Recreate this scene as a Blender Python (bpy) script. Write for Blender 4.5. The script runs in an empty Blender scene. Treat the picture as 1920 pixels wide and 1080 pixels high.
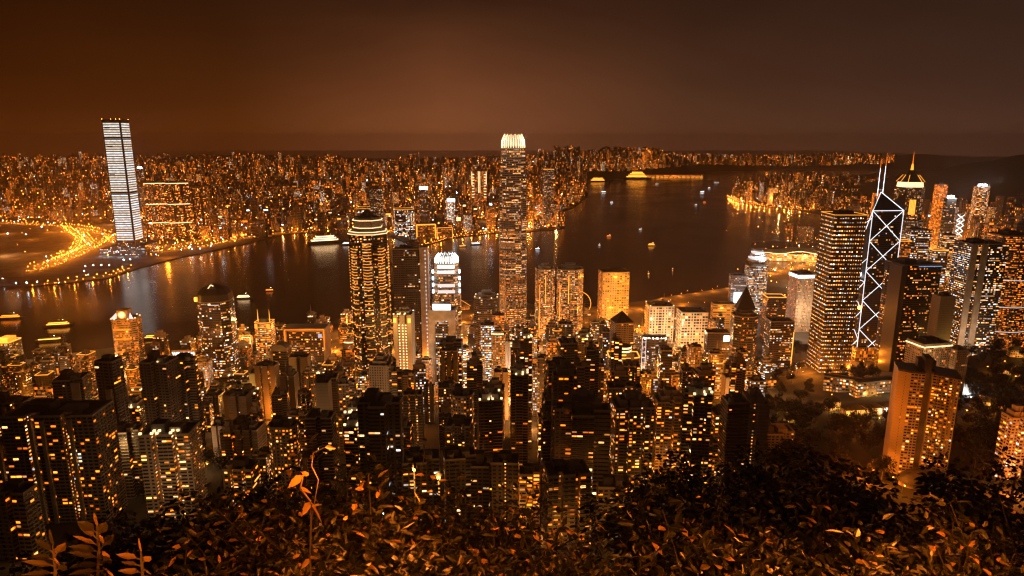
import bpy, math, random
import numpy as np
from math import radians as R, sin, cos, tan, pi, atan2, floor, hypot
random.seed(7); rng = np.random.default_rng(7)
SC = bpy.context.scene
COL = SC.collection
# ---------------------------------------------------------------- camera
CAMZ = 405.0; F = 1255.1; PITCH = R(12.5)
cam_d = bpy.data.cameras.new('camera'); cam = bpy.data.objects.new('camera', cam_d); COL.objects.link(cam)
cam.location = (0, 0, CAMZ); cam.rotation_euler = (pi/2 - PITCH, 0, 0)
cam_d.sensor_width = 36; cam_d.lens = 36*F/1920; cam_d.clip_start = .1; cam_d.clip_end = 60000
SC.camera = cam
CP, SP = cos(PITCH), sin(PITCH)
# ---------------------------------------------------------------- render settings
SC.render.engine = 'CYCLES'
cy = SC.cycles
cy.use_denoising = True
try: cy.denoiser = 'OPENIMAGEDENOISE'; cy.denoising_input_passes = 'RGB_ALBEDO_NORMAL'; cy.denoising_prefilter = 'ACCURATE'
except Exception: pass
cy.max_bounces = 4; cy.diffuse_bounces = 2; cy.glossy_bounces = 2; cy.transmission_bounces = 2; cy.volume_bounces = 0
cy.sample_clamp_indirect = 2.0; cy.caustics_reflective = False; cy.caustics_refractive = False
cy.use_light_tree = True; cy.pixel_filter_type = 'BLACKMAN_HARRIS'; cy.filter_width = 1.3
SC.view_settings.view_transform = 'Standard'; SC.view_settings.look = 'None'; SC.view_settings.gamma = 1
SC.view_settings.exposure = 0.0
# ---------------------------------------------------------------- world: dark Nishita sky + the orange light dome of a city under thin cloud
W = bpy.data.worlds.new("World"); SC.world = W; W.use_nodes = True
def sky_world():
    nt = W.node_tree; nt.nodes.clear(); N = nt.nodes.new; L = nt.links.new
    out = N('ShaderNodeOutputWorld'); bg = N('ShaderNodeBackground'); L(bg.outputs[0], out.inputs[0])
    sky = N('ShaderNodeTexSky'); sky.sky_type = 'NISHITA'; sky.sun_disc = False
    sky.sun_elevation = R(-9); sky.sun_rotation = R(200)
    tc = N('ShaderNodeTexCoord'); sp = N('ShaderNodeSeparateXYZ'); L(tc.outputs['Generated'], sp.inputs[0])
    def ramp(fac, pts):
        r = N('ShaderNodeValToRGB'); L(fac, r.inputs[0]); e = r.color_ramp.elements
        while len(e) < len(pts): e.new(.5)
        for k, (p, c) in enumerate(pts): e[k].position = p; e[k].color = (*c, 1)
        return r.outputs[0]
    mr = N('ShaderNodeMapRange'); L(sp.outputs[0], mr.inputs[0]); mr.inputs[1].default_value = -.75; mr.inputs[2].default_value = .75
    hor = ramp(mr.outputs[0], [(0, (.044, .0075, .0002)), (.25, (.100, .0240, .0030)), (.43, (.235, .0740, .0260)), (.66, (.096, .0360, .0165)), (1, (.054, .0255, .0170))])
    top = ramp(mr.outputs[0], [(0, (.0120, .0026, .0001)), (.45, (.0270, .0090, .0040)), (1, (.0165, .0080, .0055))])
    me = N('ShaderNodeMapRange'); me.interpolation_type = 'SMOOTHSTEP'
    nz = N('ShaderNodeTexNoise'); nz.inputs['Scale'].default_value = 2.2; nz.inputs['Detail'].default_value = 4
    mp = N('ShaderNodeMapping'); mp.inputs['Scale'].default_value = (1, 1, 3.5); L(tc.outputs['Generated'], mp.inputs[0]); L(mp.outputs[0], nz.inputs[0])
    ad = N('ShaderNodeMath'); ad.operation = 'MULTIPLY_ADD'; L(nz.outputs[0], ad.inputs[0]); ad.inputs[1].default_value = .15; L(sp.outputs[2], ad.inputs[2])
    L(ad.outputs[0], me.inputs[0]); me.inputs[1].default_value = .0; me.inputs[2].default_value = .34
    mx = N('ShaderNodeMix'); mx.data_type = 'RGBA'; L(me.outputs[0], mx.inputs[0]); L(hor, mx.inputs[6]); L(top, mx.inputs[7])
    a2 = N('ShaderNodeMix'); a2.data_type = 'RGBA'; a2.blend_type = 'ADD'; a2.inputs[0].default_value = .05
    # the light dome stands over the city to the north; the dark hills lie behind the lookout
    bk = N('ShaderNodeMapRange'); bk.interpolation_type = 'SMOOTHSTEP'; L(sp.outputs[1], bk.inputs[0]); bk.inputs[1].default_value = -.35; bk.inputs[2].default_value = .45; bk.inputs[3].default_value = .12; bk.inputs[4].default_value = 1
    vm = N('ShaderNodeVectorMath'); vm.operation = 'SCALE'; L(mx.outputs[2], vm.inputs[0]); L(bk.outputs[0], vm.inputs['Scale'])
    L(vm.outputs[0], a2.inputs[6]); L(sky.outputs[0], a2.inputs[7]); L(a2.outputs[2], bg.inputs[0]); bg.inputs[1].default_value = 1.0
sky_world()
# a very weak warm lamp of parallel light, added as fill
sd = bpy.data.lights.new('fill_sun', 'SUN'); sd.energy = .012; sd.angle = R(10); sd.color = (1, .72, .45)
so = bpy.data.objects.new('fill_sun', sd); COL.objects.link(so); so.rotation_euler = (R(50), 0, R(-25))
# ---------------------------------------------------------------- projection helpers (photo pixels, 1920 x 1080)
def ray(px, py):
    a, b = (px-960)/F, (540-py)/F
    return (a, CP + b*SP, -SP + b*CP)
def at(px, py, Y):
    d = ray(px, py); t = Y/d[1]; return (d[0]*t, Y, CAMZ + d[2]*t)
def gnd(px, py, z=0.):
    d = ray(px, py); t = (z-CAMZ)/d[2]; return (d[0]*t, d[1]*t)
def proj(X, Y, Z):
    z = Z-CAMZ; dd = Y*CP - z*SP; return (960 + F*X/dd, 540 - F*(Y*SP + z*CP)/dd)
def depth(Y, Z): return Y*CP - (Z-CAMZ)*SP
def lerp_tab(t, v):
    return float(np.interp(v, [a for a, b in t], [b for a, b in t]))
PROF = [(-200, 404), (1.6, 403.3), (3, 400), (100, 330), (300, 186), (400, 133), (450, 114), (520, 96), (620, 84), (720, 66), (800, 48), (900, 22), (980, 8), (1060, 3.6), (1120, 1.4), (5000, 1.4)]
def H(x, y):
    z = lerp_tab(PROF, y)
    k = min(1, max(0, (x-180)/160))*min(1, max(0, (y-420)/180))*min(1, max(0, (1080-y)/220))
    z += 22*k*(1-math.exp(-((x-400)/120)**2-((y-600)/130)**2))
    z += 72*math.exp(-((x-790)/170)**2 - ((y-985)/95)**2)
    return max(z, 1.4)
SEA = 2.5
def G(x, y): return max(SEA, H(x, y))
# ---------------------------------------------------------------- object helpers
LABELS = {}
def tag(o, label, cat, group=None, kind=None):
    o['label'] = label
    o['category'] = cat
    if group: o['group'] = group
    if kind: o['kind'] = kind
    LABELS.setdefault(label, []).append(o.name)
    return o
def thing(name, label, cat, loc=(0, 0, 0), rz=0., group=None):
    o = bpy.data.objects.new(name, None); COL.objects.link(o); o.empty_display_size = 1
    o.location = loc; o.rotation_euler = (0, 0, rz)
    return tag(o, label, cat, group)
def struct(o): o['kind'] = 'structure'; return o
class MB:
    """collects faces with uv and facade parameters and links them as ONE mesh object"""
    def __init__(s): s.v = []; s.f = []; s.m = []; s.uv = []; s.p1 = []; s.p2 = []
    def face(s, pts, m=0, uv=None, p1=(0, 0, 0, 0), p2=(0, 0, .2, 0)):
        n = len(s.v); s.v.extend(pts); s.f.append(tuple(range(n, n+len(pts)))); s.m.append(m)
        s.uv.extend(uv if uv else [(0., 0.)]*len(pts)); s.p1.append(p1); s.p2.append(p2)
    def wall(s, a, b, z0, z1, bay, fh, p1, p2, m=0, a2=None, b2=None):
        L = hypot(b[0]-a[0], b[1]-a[1]); nu = max(1, round(L/bay)); nv = max(1, round((z1-z0)/fh)); o = random.randrange(300)
        a2 = a2 or a; b2 = b2 or b
        s.face([(a[0], a[1], z0), (b[0], b[1], z0), (b2[0], b2[1], z1), (a2[0], a2[1], z1)], m,
               [(o, 0), (o+nu, 0), (o+nu, nv), (o, nv)], p1, p2)
    def prism(s, poly, z0, z1, bay=3, fh=3.3, p1=(0, 0, 0, 0), p2=(.6, .5, .2, 0), m=0, cap=1, pf=None, bottom=False):
        n = len(poly)
        for i in range(n):
            q1, q2 = pf(i) if pf else (p1, p2)
            s.wall(poly[i], poly[(i+1) % n], z0, z1, bay, fh, q1, q2, m)
        if cap is not None: s.face([(x, y, z1) for x, y in poly], cap)
        if bottom: s.face([(x, y, z0) for x, y in reversed(poly)], cap or 0)
    def box(s, x0, x1, y0, y1, z0, z1, m=0):
        s.prism([(x0, y0), (x1, y0), (x1, y1), (x0, y1)], z0, z1, m=m, cap=m, bottom=True)
    def frust(s, pa, pb, z0, z1, m=0, cap=True, **k):
        n = len(pa)
        for i in range(n): s.wall(pa[i], pa[(i+1) % n], z0, z1, k.get('bay', 3), k.get('fh', 3.3), k.get('p1', (0, 0, 0, 0)), k.get('p2', (.6, .5, .2, 0)), m, pb[i], pb[(i+1) % n])
        if cap: s.face([(x, y, z1) for x, y in pb], m)
    def bar(s, a, b, r, m=0, n=4, r2=None):
        a = np.array(a, float); b = np.array(b, float); r2 = r if r2 is None else r2
        d = b-a; L = np.linalg.norm(d)
        if L < 1e-6: return
        d /= L; u = np.cross(d, (0, 0, 1) if abs(d[2]) < .9 else (1, 0, 0)); u /= np.linalg.norm(u); w = np.cross(d, u)
        ra = [tuple(a + r*(cos(t)*u + sin(t)*w)) for t in [2*pi*(k+.5)/n for k in range(n)]]
        rb = [tuple(b + r2*(cos(t)*u + sin(t)*w)) for t in [2*pi*(k+.5)/n for k in range(n)]]
        for k in range(n): s.face([ra[k], ra[(k+1) % n], rb[(k+1) % n], rb[k]], m)
        s.face(list(reversed(ra)), m); s.face(rb, m)
    def build(s, name, mats, parent=None, loc=None, rz=0., smooth=False):
        me = bpy.data.meshes.new(name); me.from_pydata(s.v, [], s.f)
        for m in (mats if isinstance(mats, (list, tuple)) else [mats]): me.materials.append(m)
        me.polygons.foreach_set('material_index', s.m)
        u = me.uv_layers.new(name='UVMap'); u.data.foreach_set('uv', np.array(s.uv, dtype=np.float32).ravel())
        for nm, arr in (('prm', s.p1), ('prm2', s.p2)):
            at_ = me.attributes.new(nm, 'FLOAT_COLOR', 'FACE'); at_.data.foreach_set('color', np.array(arr, dtype=np.float32).ravel())
        if smooth: me.polygons.foreach_set('use_smooth', [True]*len(s.f))
        me.update()
        o = bpy.data.objects.new(name, me); COL.objects.link(o)
        if parent: o.parent = parent
        if loc: o.location = loc
        if rz: o.rotation_euler = (0, 0, rz)
        return o
def rect(w, d, cx=0, cy=0): return [(cx-w/2, cy-d/2), (cx+w/2, cy-d/2), (cx+w/2, cy+d/2), (cx-w/2, cy+d/2)]
def ngon(n, rx, ry, a0=0.): return [(rx*cos(a0+2*pi*k/n), ry*sin(a0+2*pi*k/n)) for k in range(n)]
def scale(p, s): return [(x*s, y*s) for x, y in p]
def inpoly(x, y, P):
    c = False; j = len(P)-1
    for i in range(len(P)):
        if (P[i][1] > y) != (P[j][1] > y) and x < (P[j][0]-P[i][0])*(y-P[i][1])/(P[j][1]-P[i][1])+P[i][0]: c = not c
        j = i
    return c
# ---------------------------------------------------------------- materials
def mat(name, base, rough=.7, metal=0., emit=None, es=0., noise=0., nscale=.1, spec=.5):
    m = bpy.data.materials.new(name); m.use_nodes = True; nt = m.node_tree; b = nt.nodes['Principled BSDF']
    b.inputs['Base Color'].default_value = (*base, 1); b.inputs['Roughness'].default_value = rough; b.inputs['Metallic'].default_value = metal
    b.inputs['Specular IOR Level'].default_value = spec
    if emit: b.inputs['Emission Color'].default_value = (*emit, 1); b.inputs['Emission Strength'].default_value = es
    m.cycles.emission_sampling = 'NONE'
    if noise:
        n = nt.nodes.new('ShaderNodeTexNoise'); n.inputs['Scale'].default_value = nscale; n.inputs['Detail'].default_value = 6
        t = nt.nodes.new('ShaderNodeTexCoord'); nt.links.new(t.outputs['Object'], n.inputs[0])
        r = nt.nodes.new('ShaderNodeValToRGB'); nt.links.new(n.outputs[0], r.inputs[0])
        r.color_ramp.elements[0].position = .3; r.color_ramp.elements[1].position = .7
        r.color_ramp.elements[0].color = (*[c*(1-noise) for c in base], 1); r.color_ramp.elements[1].color = (*[min(1, c*(1+noise)) for c in base], 1)
        nt.links.new(r.outputs[0], b.inputs['Base Color'])
    return m
def facade_material():
    m = bpy.data.materials.new('facade'); m.use_nodes = True; nt = m.node_tree; b = nt.nodes['Principled BSDF']; N = nt.nodes.new; L = nt.links.new
    def mth(op, a, c=None, d=None):
        n = N('ShaderNodeMath'); n.operation = op
        for i, v in enumerate((a, c, d)):
            if v is None: continue
            if isinstance(v, (int, float)): n.inputs[i].default_value = v
            else: L(v, n.inputs[i])
        return n.outputs[0]
    uv = N('ShaderNodeUVMap'); uv.uv_map = 'UVMap'; s = N('ShaderNodeSeparateXYZ'); L(uv.outputs[0], s.inputs[0])
    U, V = s.outputs[0], s.outputs[1]
    fu, fv = mth('FLOOR', U), mth('FLOOR', V); x, y = mth('FRACT', U), mth('FRACT', V)
    def attr(nm):
        a = N('ShaderNodeAttribute'); a.attribute_name = nm; q = N('ShaderNodeSeparateColor'); L(a.outputs['Color'], q.inputs[0])
        return q.outputs[0], q.outputs[1], q.outputs[2], a.outputs['Alpha']
    lit, corr, bright, tone = attr('prm'); ww, wh, alb, seed = attr('prm2')
    oi = N('ShaderNodeObjectInfo'); sd_ = mth('MULTIPLY_ADD', seed, 91.7, mth('MULTIPLY', oi.outputs['Random'], 57.3))
    c1 = N('ShaderNodeCombineXYZ'); L(fu, c1.inputs[0]); L(fv, c1.inputs[1]); L(sd_, c1.inputs[2])
    w1 = N('ShaderNodeTexWhiteNoise'); w1.noise_dimensions = '3D'; L(c1.outputs[0], w1.inputs['Vector'])
    q = N('ShaderNodeSeparateColor'); L(w1.outputs['Color'], q.inputs[0])
    c2 = N('ShaderNodeCombineXYZ'); L(fv, c2.inputs[0]); L(sd_, c2.inputs[1]); L(mth('FLOOR', mth('MULTIPLY', U, .125)), c2.inputs[2])
    w2 = N('ShaderNodeTexWhiteNoise'); w2.noise_dimensions = '3D'; L(c2.outputs[0], w2.inputs['Vector'])
    onf = mth('MULTIPLY_ADD', mth('LESS_THAN', w2.outputs['Value'], lit), .86, mth('MULTIPLY', lit, .12))
    p = mth('ADD', mth('MULTIPLY', lit, mth('SUBTRACT', 1, corr)), mth('MULTIPLY', onf, corr))
    on = mth('LESS_THAN', w1.outputs['Value'], p)
    c4 = N('ShaderNodeCombineXYZ'); L(fu, c4.inputs[0]); L(sd_, c4.inputs[1]); w4 = N('ShaderNodeTexWhiteNoise'); w4.noise_dimensions = '2D'; L(c4.outputs[0], w4.inputs['Vector'])
    wv = mth('MINIMUM', mth('MULTIPLY', ww, mth('MULTIPLY_ADD', w4.outputs['Value'], .55, .24)), .49)
    win = mth('MULTIPLY', mth('LESS_THAN', mth('ABSOLUTE', mth('SUBTRACT', x, .5)), wv),
              mth('LESS_THAN', mth('ABSOLUTE', mth('SUBTRACT', y, .5)), mth('MULTIPLY', wh, .5)))
    # blinds drawn part of the way down in some rooms
    bl = mth('LESS_THAN', y, mth('SUBTRACT', mth('MULTIPLY_ADD', wh, .5, .5), mth('MULTIPLY', mth('MULTIPLY', wh, .55), mth('MULTIPLY', mth('GREATER_THAN', q.outputs[0], .5), q.outputs[2]))))
    # curtains and ceilings: brightness changes inside each pane
    c3 = N('ShaderNodeCombineXYZ'); L(mth('MULTIPLY', U, 2.3), c3.inputs[0]); L(mth('MULTIPLY', V, 3.1), c3.inputs[1]); L(sd_, c3.inputs[2])
    nz = N('ShaderNodeTexNoise'); nz.inputs['Scale'].default_value = 1.; nz.inputs['Detail'].default_value = 2; L(c3.outputs[0], nz.inputs[0])
    q2 = N('ShaderNodeSeparateColor'); L(w2.outputs['Color'], q2.inputs[0])
    bm = mth('ADD', mth('MULTIPLY', q.outputs[1], mth('SUBTRACT', 1, corr)), mth('MULTIPLY', q2.outputs[1], corr))
    br = mth('MULTIPLY_ADD', mth('POWER', bm, 2.2), 1.7, .22)
    br = mth('MULTIPLY', br, mth('MULTIPLY_ADD', nz.outputs[0], 1.9, .35))
    E = mth('MULTIPLY', mth('MULTIPLY', mth('MULTIPLY', win, bl), on), mth('MULTIPLY', br, bright))
    t = N('ShaderNodeClamp'); L(mth('ADD', mth('SUBTRACT', tone, .10), mth('MULTIPLY', mth('SUBTRACT', q.outputs[2], .5), .75)), t.inputs[0])
    r = N('ShaderNodeValToRGB'); L(t.outputs[0], r.inputs[0]); e = r.color_ramp.elements
    e.new(.33); e.new(.66)
    for k, (ps, c) in enumerate([(0, (1, .17, .006)), (.33, (1, .29, .030)), (.66, (1, .55, .22)), (1, (.90, .93, 1))]): e[k].position = ps; e[k].color = (*c, 1)
    L(r.outputs[0], b.inputs['Emission Color']); L(E, b.inputs['Emission Strength'])
    tc = N('ShaderNodeTexCoord'); n2 = N('ShaderNodeTexNoise'); n2.inputs['Scale'].default_value = .06; n2.inputs['Detail'].default_value = 6
    mp = N('ShaderNodeMapping'); mp.inputs['Scale'].default_value = (1, 1, .25); L(tc.outputs['Object'], mp.inputs[0]); L(mp.outputs[0], n2.inputs[0])
    al = mth('MULTIPLY', alb, mth('MULTIPLY_ADD', n2.outputs[0], .7, .65))
    # slab edge line at every floor
    edge = mth('GREATER_THAN', y, .9); al = mth('MULTIPLY', al, mth('MULTIPLY_ADD', edge, -.25, 1))
    cw = N('ShaderNodeCombineColor'); L(al, cw.inputs[0]); L(mth('MULTIPLY', al, .88), cw.inputs[1]); L(mth('MULTIPLY', al, .74), cw.inputs[2])
    mx = N('ShaderNodeMix'); mx.data_type = 'RGBA'; L(win, mx.inputs[0]); L(cw.outputs[0], mx.inputs[6]); mx.inputs[7].default_value = (.018, .02, .022, 1)
    L(mx.outputs[2], b.inputs['Base Color']); L(mth('MULTIPLY_ADD', win, -.62, .8), b.inputs['Roughness'])
    m.cycles.emission_sampling = 'NONE'
    return m
M = dict(
    facade=facade_material(),
    roof=mat('roof_concrete', (.11, .10, .09), .9, noise=.4, nscale=.15),
    concrete=mat('concrete', (.34, .30, .25), .8, noise=.25, nscale=.08),
    pale=mat('pale_stone', (.55, .50, .44), .7, noise=.2, nscale=.1),
    dark=mat('dark_cladding', (.05, .048, .045), .35),
    metal=mat('grey_metal', (.35, .35, .36), .35, .9),
    asphalt=mat('asphalt', (.055, .052, .05), .85, noise=.3, nscale=.05),
    land=mat('paved_ground', (.10, .092, .08), .9, noise=.5, nscale=.02),
    soil=mat('forest_floor', (.016, .017, .010), .95, noise=.6, nscale=.05),
    trunk=mat('bark', (.07, .05, .035), .9, noise=.4, nscale=3),
    e_orange=mat('orange_light', (.8, .5, .3), emit=(1, .20, .008), es=1.6),
    e_gold=mat('gold_light', (.8, .5, .3), emit=(1, .38, .05), es=1.2),
    e_amber=mat('amber_light', (.8, .5, .3), emit=(1, .36, .035), es=1.9),
    e_warm=mat('warm_white_light', (.8, .8, .8), emit=(1, .64, .30), es=2.2),
    e_white=mat('white_light', (.8, .8, .8), emit=(.93, .97, 1), es=3.0),
    e_tube=mat('tube_light', (.8, .8, .8), emit=(.88, .94, 1), es=1.5),
    e_soft=mat('soft_white_light', (.8, .8, .8), emit=(.9, .95, 1), es=.75),
    e_blue=mat('blue_light', (.3, .4, .6), emit=(.25, .5, .85), es=.8),
    e_lamp=mat('sodium_lamp', (.8, .5, .3), emit=(1, .25, .022), es=26.),
    e_wlamp=mat('white_lamp', (.8, .8, .8), emit=(.95, .97, 1), es=26.),
    hull=mat('white_hull', (.7, .7, .68), .4),
)
# ---------------------------------------------------------------- lamps and added fill lights
def point(X, Y, Z, power, col=(1, .25, .018), r=1.5):
    d = bpy.data.lights.new('lamp_or_fill_light', 'POINT'); d.energy = power; d.color = col; d.shadow_soft_size = r
    o = bpy.data.objects.new('lamp_or_fill_light', d); COL.objects.link(o); o.location = (X, Y, Z); return o
# ================================================================ SETTING
def land(name, P, z1=SEA, z0=-3.):
    mb = MB(); A = sum(P[i][0]*P[(i+1) % len(P)][1]-P[(i+1) % len(P)][0]*P[i][1] for i in range(len(P)))
    if A < 0: P = P[::-1]
    mb.prism(P, z0, z1, m=0, cap=0); return struct(mb.build(name, M['land']))
HKS = [gnd(*p) for p in [(-100, 690), (60, 675), (200, 655), (330, 640), (450, 632), (560, 622), (640, 600), (700, 585), (780, 566), (850, 566), (950, 560), (1000, 572), (1100, 578), (1230, 563), (1300, 553), (1370, 543), (1386, 524), (1430, 513), (1480, 505), (1512, 494), (1500, 488), (1440, 480), (1405, 464), (1412, 454), (1480, 453), (1545, 456), (1560, 440), (1555, 402), (1520, 396), (1480, 391), (1400, 382), (1362, 369), (1366, 361), (1420, 352), (1480, 344), (1540, 336), (1700, 318)]]
HK = [(-2600, 1060)] + HKS + [(9000, HKS[-1][1]), (9000, -300), (-2600, -300)]
KWS = [gnd(*p) for p in [(-600, 560), (0, 538), (120, 532), (205, 522), (262, 503), (335, 484), (420, 466), (500, 449), (527, 441), (575, 437), (640, 447), (700, 440), (740, 446), (770, 460), (800, 460), (850, 446), (900, 440), (935, 437), (990, 437), (1000, 434), (1035, 432), (1060, 428), (1050, 410), (1040, 402), (1075, 390), (1100, 372), (1098, 360), (1085, 345), (1110, 336), (1140, 338), (1220, 334), (1300, 328), (1316, 323), (1420, 321)]]
KW = KWS + [(7000, 9000), (7000, 13000), (-9000, 13000), (-9000, 1900)]
land('ground', HK); land('ground', KW)
def water_material():
    m = bpy.data.materials.new('harbour_water'); m.use_nodes = True; nt = m.node_tree; b = nt.nodes['Principled BSDF']; N = nt.nodes.new; L = nt.links.new
    b.inputs['Base Color'].default_value = (.010, .009, .007, 1); b.inputs['Roughness'].default_value = .17; b.inputs['IOR'].default_value = 1.33; b.inputs['Specular IOR Level'].default_value = .36
    tc = N('ShaderNodeTexCoord'); mp = N('ShaderNodeMapping'); mp.inputs['Scale'].default_value = (.018, .05, .05); mp.inputs['Rotation'].default_value = (0, 0, .25); L(tc.outputs['Object'], mp.inputs[0])
    n = N('ShaderNodeTexNoise'); n.inputs['Scale'].default_value = 1; n.inputs['Detail'].default_value = 7; n.inputs['Roughness'].default_value = .62; L(mp.outputs[0], n.inputs[0])
    bp = N('ShaderNodeBump'); bp.inputs['Strength'].default_value = .55; bp.inputs['Distance'].default_value = 1.1; L(n.outputs[0], bp.inputs['Height']); L(bp.outputs[0], b.inputs['Normal'])
    n2 = N('ShaderNodeTexNoise'); n2.inputs['Scale'].default_value = .004; n2.inputs['Detail'].default_value = 4; L(tc.outputs['Object'], n2.inputs[0])
    mr = N('ShaderNodeMapRange'); L(n2.outputs[0], mr.inputs[0]); mr.inputs[1].default_value = .35; mr.inputs[2].default_value = .65; mr.inputs[3].default_value = .12; mr.inputs[4].default_value = .24; L(mr.outputs[0], b.inputs['Roughness'])
    return m
wb = MB(); wb.face([(-12000, -300, 0), (12000, -300, 0), (12000, 26000, 0), (-12000, 26000, 0)]); struct(wb.build('water', water_material()))
def grid_mesh(name, xs, ys, fn, mt):
    nx, ny = len(xs), len(ys)
    v = [(x, y, fn(x, y)) for y in ys for x in xs]
    f = [(j*nx+i, j*nx+i+1, (j+1)*nx+i+1, (j+1)*nx+i) for j in range(ny-1) for i in range(nx-1)]
    me = bpy.data.meshes.new(name); me.from_pydata(v, [], f); me.materials.append(mt); me.polygons.foreach_set('use_smooth', [True]*len(f)); me.update()
    o = bpy.data.objects.new(name, me); COL.objects.link(o); return struct(o)
def hill_noise(x, y):
    return .5*sin(x*.011+1.3)*cos(y*.013)+.3*sin(x*.027+y*.019)+.2*cos(x*.05-y*.043)
ys = [-60, -30, -10, 0, 1, 1.6, 2.2, 3, 4, 5, 6, 8, 10, 12, 15, 18, 22, 27, 33, 40]+list(range(50, 1160, 15))
xs = list(range(-1800, -60, 30))+list(range(-60, -14, 6))+list(range(-14, 15, 2))+list(range(16, 64, 6))+list(range(70, 2400, 22))
grid_mesh('terrain', xs, ys, lambda x, y: H(x, y)+(hill_noise(x, y)*min(3, y*.03) if 20 < y < 1000 else 0), M['soil'])
def kz(x, y):   # foothills behind the far city
    r = max(0, y-4600)/3600; z = 135*min(1, r)**1.3
    return z*(.75+.25*sin(x*.0011+.6))
def ridge(x, y):
    if x > -200 and not inpoly(x, y-120, KW): return -5
    c = 8600+300*sin(x*.0006); w = 1500
    hgt = 118+34*sin(x*.00085+2.1)+24*sin(x*.0023+.4)+16*sin(x*.0061)+9*sin(x*.0137+1)
    hgt *= .55+.45*min(1, abs(x-1200)/1500)
    return max(kz(x, y), hgt*math.exp(-((y-c)/w)**2)) - (4 if y < 4800 else 0)
grid_mesh('hills', list(range(-9000, 3300, 130)), list(range(4400, 12400, 150)), lambda x, y: ridge(x, y), M['soil'])
def ridge2(x, y):
    c = 4300+.25*(x-3000); s = 1/(1+math.exp(-(x-2350)/190))
    hgt = (262+38*sin(x*.0021+.6)+18*sin(x*.0059)+9*sin(x*.017))*s
    return hgt*math.exp(-((y-c)/900)**2)-6
grid_mesh('hills', list(range(1500, 9000, 90)), list(range(2500, 7600, 110)), ridge2, M['soil'])
def ridge3(x, y):
    c = 11500; hgt = 105+34*sin(x*.0011)+22*sin(x*.0037+1)+11*sin(x*.0093)
    return hgt*math.exp(-((y-c)/1300)**2)*(1/(1+math.exp(-(x-900)/250)))-5
grid_mesh('hills', list(range(0, 8600, 120)), list(range(9000, 14500, 160)), ridge3, M['soil'])
# ---------------------------------------------------------------- haze
def haze():
    mb = MB(); mb.prism([(-11500, -290), (11500, -290), (11500, 15500), (-11500, 15500)], -4.2, 505, m=0, cap=0, bottom=True)
    m = bpy.data.materials.new('haze'); m.use_nodes = True; nt = m.node_tree; nt.nodes.remove(nt.nodes['Principled BSDF'])
    v = nt.nodes.new('ShaderNodeVolumePrincipled'); v.inputs['Color'].default_value = (.95, .80, .66, 1); v.inputs['Density'].default_value = HAZE; v.inputs['Anisotropy'].default_value = .72
    nt.links.new(v.outputs[0], nt.nodes['Material Output'].inputs['Volume'])
    o = mb.build('haze', m); o['kind'] = 'stuff'; tag(o, 'thin warm night haze lying over the whole city and harbour', 'haze', kind='stuff')
HAZE = 4.0e-5
import os
if not os.environ.get('NOHAZE'): haze()
# ================================================================ TOWERS
DIM = {}; TOW = []     # every building standing: dict(X, Y, r, px, py, short)
def site_free(X, Y, r, k=1.0): return all(hypot(X-t['X'], Y-t['Y']) > (r+t['r'])*k for t in TOW)
STY = {  # (lit, correlation, brightness, tone), (window w, window h, wall albedo), bay, floor height
 'office':   ((.42, .55, 1.5, .62), (.92, .46, .22), 3.0, 3.9),
 'bright':   ((.70, .35, 1.8, .60), (.90, .50, .28), 2.8, 3.9),
 'dim':      ((.16, .55, 1.5, .70), (.92, .45, .10), 3.0, 3.9),
 'cool':     ((.50, .60, 1.4, .88), (.94, .50, .20), 2.8, 3.8),
 'orange':   ((.55, .45, 1.4, .15), (.90, .48, .30), 2.8, 3.8),
 'resi':     ((.14, .05, 2.2, .30), (.74, .50, .20), 4.2, 3.0),
 'resi2':    ((.25, .05, 2.1, .36), (.68, .48, .24), 3.9, 3.0),
 'darkresi': ((.06, .05, 2.0, .34), (.72, .46, .13), 4.2, 3.0),
 'grid':     ((.86, .10, 1.2, .50), (.62, .62, .46), 3.2, 3.6),
 'dots':     ((.88, .10, 1.6, .50), (.50, .34, .07), 3.4, 4.6),
 'hotel':    ((.40, .05, 1.1, .42), (.50, .50, .46), 3.0, 3.1),
 'blank':    ((.00, .0, 1.0, .3), (.0, .0, .32), 3.2, 3.0),
 'stair':    ((.88, .0, 2.0, .45), (.42, .36, .20), 3.0, 3.0),
 'glow':     ((.97, .0, 1.3, .12), (.96, .80, .30), 3.0, 3.4),
}
def sty(name, seed=None, **k):
    p1, p2, bay, fh = STY[name]; p1 = list(p1); p2 = list(p2)
    for i, n in enumerate(('lit', 'corr', 'bright', 'tone')):
        if n in k: p1[i] = k[n]
    for i, n in enumerate(('ww', 'wh', 'alb')):
        if n in k: p2[i] = k[n]
    return tuple(p1), (*p2, random.random() if seed is None else seed), k.get('bay', bay), k.get('fh', fh)
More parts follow.
